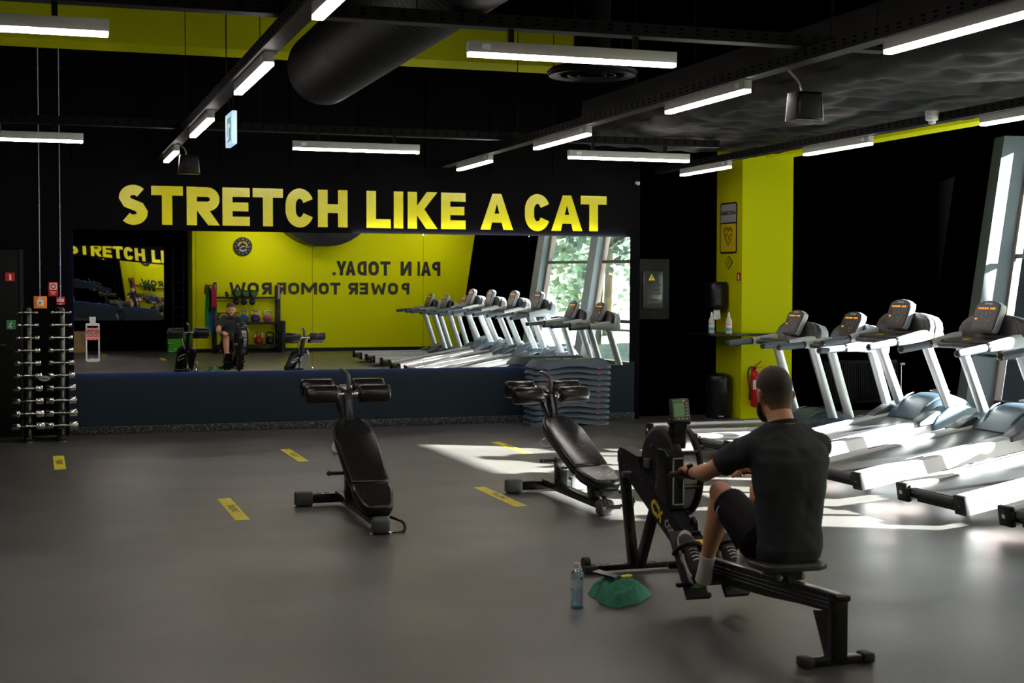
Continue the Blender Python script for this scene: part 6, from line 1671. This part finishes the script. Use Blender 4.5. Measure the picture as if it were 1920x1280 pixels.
for i, (x, lab) in enumerate(((3.80, 'left'), (4.06, 'right'))):
    t = thing('weight_plate', '%s yellow and black weight plate behind the man in the mirror' % lab, 'weight plate', (x, -0.2, 0.76))
    mb = MB(); mb.lathe([(0.02, -0.02), (0.10, -0.02), (0.10, 0.02), (0.02, 0.02)], (x, -0.14, 0.767), (0, 1, 0), 28); mb.build('disc', 'sign_yellow', t, world=True)
    mb = MB(); mb.lathe([(0.06, 0.021), (0.075, 0.021), (0.075, 0.024), (0.06, 0.024)], (x, -0.14, 0.767), (0, 1, 0), 28); mb.build('ring', 'console_dark', t, world=True)
mb = MB(); mb.bx(3.68, 4.14, -0.33, -0.28, 0.668, 0.89, 0.005); tag(mb.build('storage_box', 'console_face'), 'flat grey box standing behind the yellow weight plates', 'box')
t = thing('exercise_mat', 'dark rolled exercise mat standing right of the storage rack', 'exercise mat', (5.12, -0.2, 0))
mb = MB(); mb.cyl((5.115, -0.2, 0), (5.115, -0.2, 0.70), 0.065, seg=28); mb.build('roll', 'rubber', t, world=True)
mb = MB(); pts = []
for k in range(60): a = k*0.42; pts.append((5.115+(0.008+0.0009*k)*math.cos(a), -0.2+(0.008+0.0009*k)*math.sin(a), 0.7005))
mb.tube(pts, 0.002, 5, sm=1); mb.build('spiral_edge', 'grey_rubber', t, world=True)
# bands on the left post
def band(x0, x1, z0, z1, y, m, lab, sway=0.0):
    t = thing('exercise_band', lab, 'exercise band', (x0, y, z0), 0, 'exercise bands hanging on the rack')
    mb = MB(); n = 14; rs = []
    for i in range(n+1):
        f_ = i/n; z = z1+(z0-z1)*f_; w = (x1-x0)*(0.55+0.45*min(1, f_*2.0)); c_ = (x0+x1)/2+sway*math.sin(f_*2.5)
        rs.append([V((c_-w/2+w*j/8, y+0.012*math.sin(j*1.7+f_*3), z)) for j in range(9)]+[V((c_+w/2-w*j/8, y-0.006+0.012*math.sin((8-j)*1.7+f_*3), z)) for j in range(9)])
    mb.rings(rs); mb.build('strap', m, t, world=True)
    mb = MB(); mb.tube([((x0+x1)/2, y, z1-0.01), ((x0+x1)/2, y-0.01, z1+0.02), ((x0+x1)/2, y-0.03, z1+0.015)], 0.012, 8); mb.build('loop', m, t, world=True)
band(3.50, 3.60, 1.02, 1.51, 0.075, 'band_pink', 'pinkish red exercise band hanging on the rack end', 0.02)
band(3.36, 3.44, 1.30, 1.50, 0.05, 'red', 'short dark red exercise band at the far left of the rack')
band(3.38, 3.47, 0.55, 1.48, 0.07, 'band_green', 'long green exercise band hanging on the rack end', -0.01)
band(3.45, 3.53, 0.46, 1.40, 0.045, 'kb_blue', 'long blue exercise band hanging on the rack end', 0.015)
band(3.43, 3.48, 0.90, 1.47, 0.10, 'rubber', 'narrow black exercise band among the coloured ones', 0.03)
mb = MB(); mb.bx(3.40, 3.57, 0.05, 0.07, 1.49, 1.51); mb.bx(3.40, 3.42, -0.02, 0.07, 1.49, 1.51); mb.bx(3.55, 3.58, -0.02, 0.07, 1.49, 1.51); mb.build('band_hook', 'black_metal', rk, world=True)
# plywood box
t = thing('plyometric_box', 'plywood jump box reflected at the left end of the mirror', 'box', (0.62, -1.2, 0))
mb = MB(); mb.bx(0.34, 0.90, -1.42, -0.92, 0, 0.46, 0.004); pb = mb.build('box_body', 'wood', t, world=True)
mb = MB()
for z in (0.08, 0.22, 0.36): mb.bx(0.46, 0.78, -0.922, -0.9185, z-0.002, z+0.002)
mb.bx(0.50, 0.60, -0.922, -0.918, 0.05, 0.10); mb.build('finger_joint', 'wood_dark', pb, world=True)
# wall bars next to the small mirror
t = thing('wall_bars', 'tall dark wall bars beside the small mirror, seen in the big mirror', 'wall bars', (3.05, -1.3, 0))
for x in (2.80, 3.04): 
    mb = MB(); mb.bx(x-0.02, x+0.02, BY+0.01, BY+0.16, 0, 2.32, 0.004); mb.build('side_post', 'black_satin', t, world=True)
for i in range(11):
    mb = MB(); mb.cyl((2.80, BY+0.12, 0.22+i*0.19), (3.04, BY+0.12, 0.22+i*0.19), 0.017, seg=12); mb.build('rung', 'black_metal', t, world=True)

# ================================================================== OUTSIDE
g = MB(); a = FPt(-14, 0, 0.5); b = FPt(34, 0, 0.5)
g.prism([(a.x, a.y), (70, -60), (90, 60), (b.x, b.y)], (0, 0, -0.25), (1, 0, 0), (0, 1, 0), 0.1)
struct(g.build('ground', 'grass', smooth=False))
def tree(x, y, h, cr, seed, lab, z0=0.35, n=2600, ls=1.0):
    rd_ = random.Random(seed)
    t = thing('tree', lab, 'tree', (x, y, -0.15), 0, 'trees outside the windows')
    mb = MB(); mb.tube([(x, y, -0.15), (x+0.1, y, h*0.35), (x, y+0.1, h*0.75)], [0.16, 0.12, 0.05], 10)
    for k in range(6):
        a = k*1.05+seed; zz = h*(0.3+0.08*k); mb.tube([(x, y, zz), (x+cr*0.3*math.cos(a), y+cr*0.3*math.sin(a), zz+0.5), (x+cr*0.7*math.cos(a), y+cr*0.7*math.sin(a), zz+0.8)], [0.06, 0.04, 0.02], 6)
    mb.build('trunk', 'bark', t, world=True)
    cl = [(rd_.uniform(-.7, .7)*cr, rd_.uniform(-.7, .7)*cr, h*rd_.uniform(z0+.05, .92), cr*rd_.uniform(.3, .55)) for _ in range(16)]
    vs = []; fs = []
    for i in range(n):
        c_ = cl[i % 16]
        d_ = V((rd_.gauss(0, 1), rd_.gauss(0, 1), rd_.gauss(0, 1))).normalized()*c_[3]*rd_.uniform(.6, 1)
        p = V((x+c_[0], y+c_[1], c_[2]))+d_
        u = V((rd_.gauss(0, 1), rd_.gauss(0, 1), rd_.gauss(0, .6))).normalized(); w = u.orthogonal().normalized(); s_ = rd_.uniform(.10, .22)*ls
        k = len(vs); vs += [p-u*s_, p+w*s_*.5, p+u*s_, p-w*s_*.5]; fs.append((k, k+1, k+2, k+3))
    mb = MB(); mb.add(vs, fs); tag(mb.build('foliage', 'leaf', t, world=True, smooth=False), kind='stuff')
TR = [(14.5, -5.0, 7.5, 2.6, 'bushy tree right outside the leftmost mirrored window'), (12.8, -9.5, 8.5, 2.8, 'tall bushy tree farther out behind the mirrored windows'),
      (17.0, -10.5, 9.5, 3.0, 'broad tree in the middle distance outside'), (16.0, -15.0, 10.5, 3.5, 'tall broad tree far outside'), (21.5, -17.0, 11.5, 4.2, 'largest tree far outside'), (13.5, -19.0, 10.0, 3.4, 'farthest pale tree outside the windows')]
for i, (x, y, h, cr, lab) in enumerate(TR): tree(x, y, h, cr, i+1, lab, 0.12)
t = thing('blocker', 'plain grey added building outside the windows', 'blocker', (19, 9.4, -0.15))  # added and unseen, blocks sun to shape the patch on the floor
MB().bx(18, 20, 6.95, 12.05, -0.15, 12.0).build('blocker_body', 'blocker_grey', t, world=True)
MB().bx(17.9, 20.1, 6.95, 11.95, 12.0, 12.2).build('blocker_cap', 'facade_dark', t, world=True)
t = thing('blocker', 'second added plain grey building outside, nearer the camera', 'blocker', (21, -4.2, -0.15))  # also added, cuts off the near side of the sun patch
MB().bx(18, 24, -7.0, -1.50, -0.15, 12.0).build('blocker_body', 'blocker_grey', t, world=True)
MB().bx(17.8, 24.0, -7.05, -1.45, 12.0, 12.2).build('blocker_cap', 'facade_dark', t, world=True)
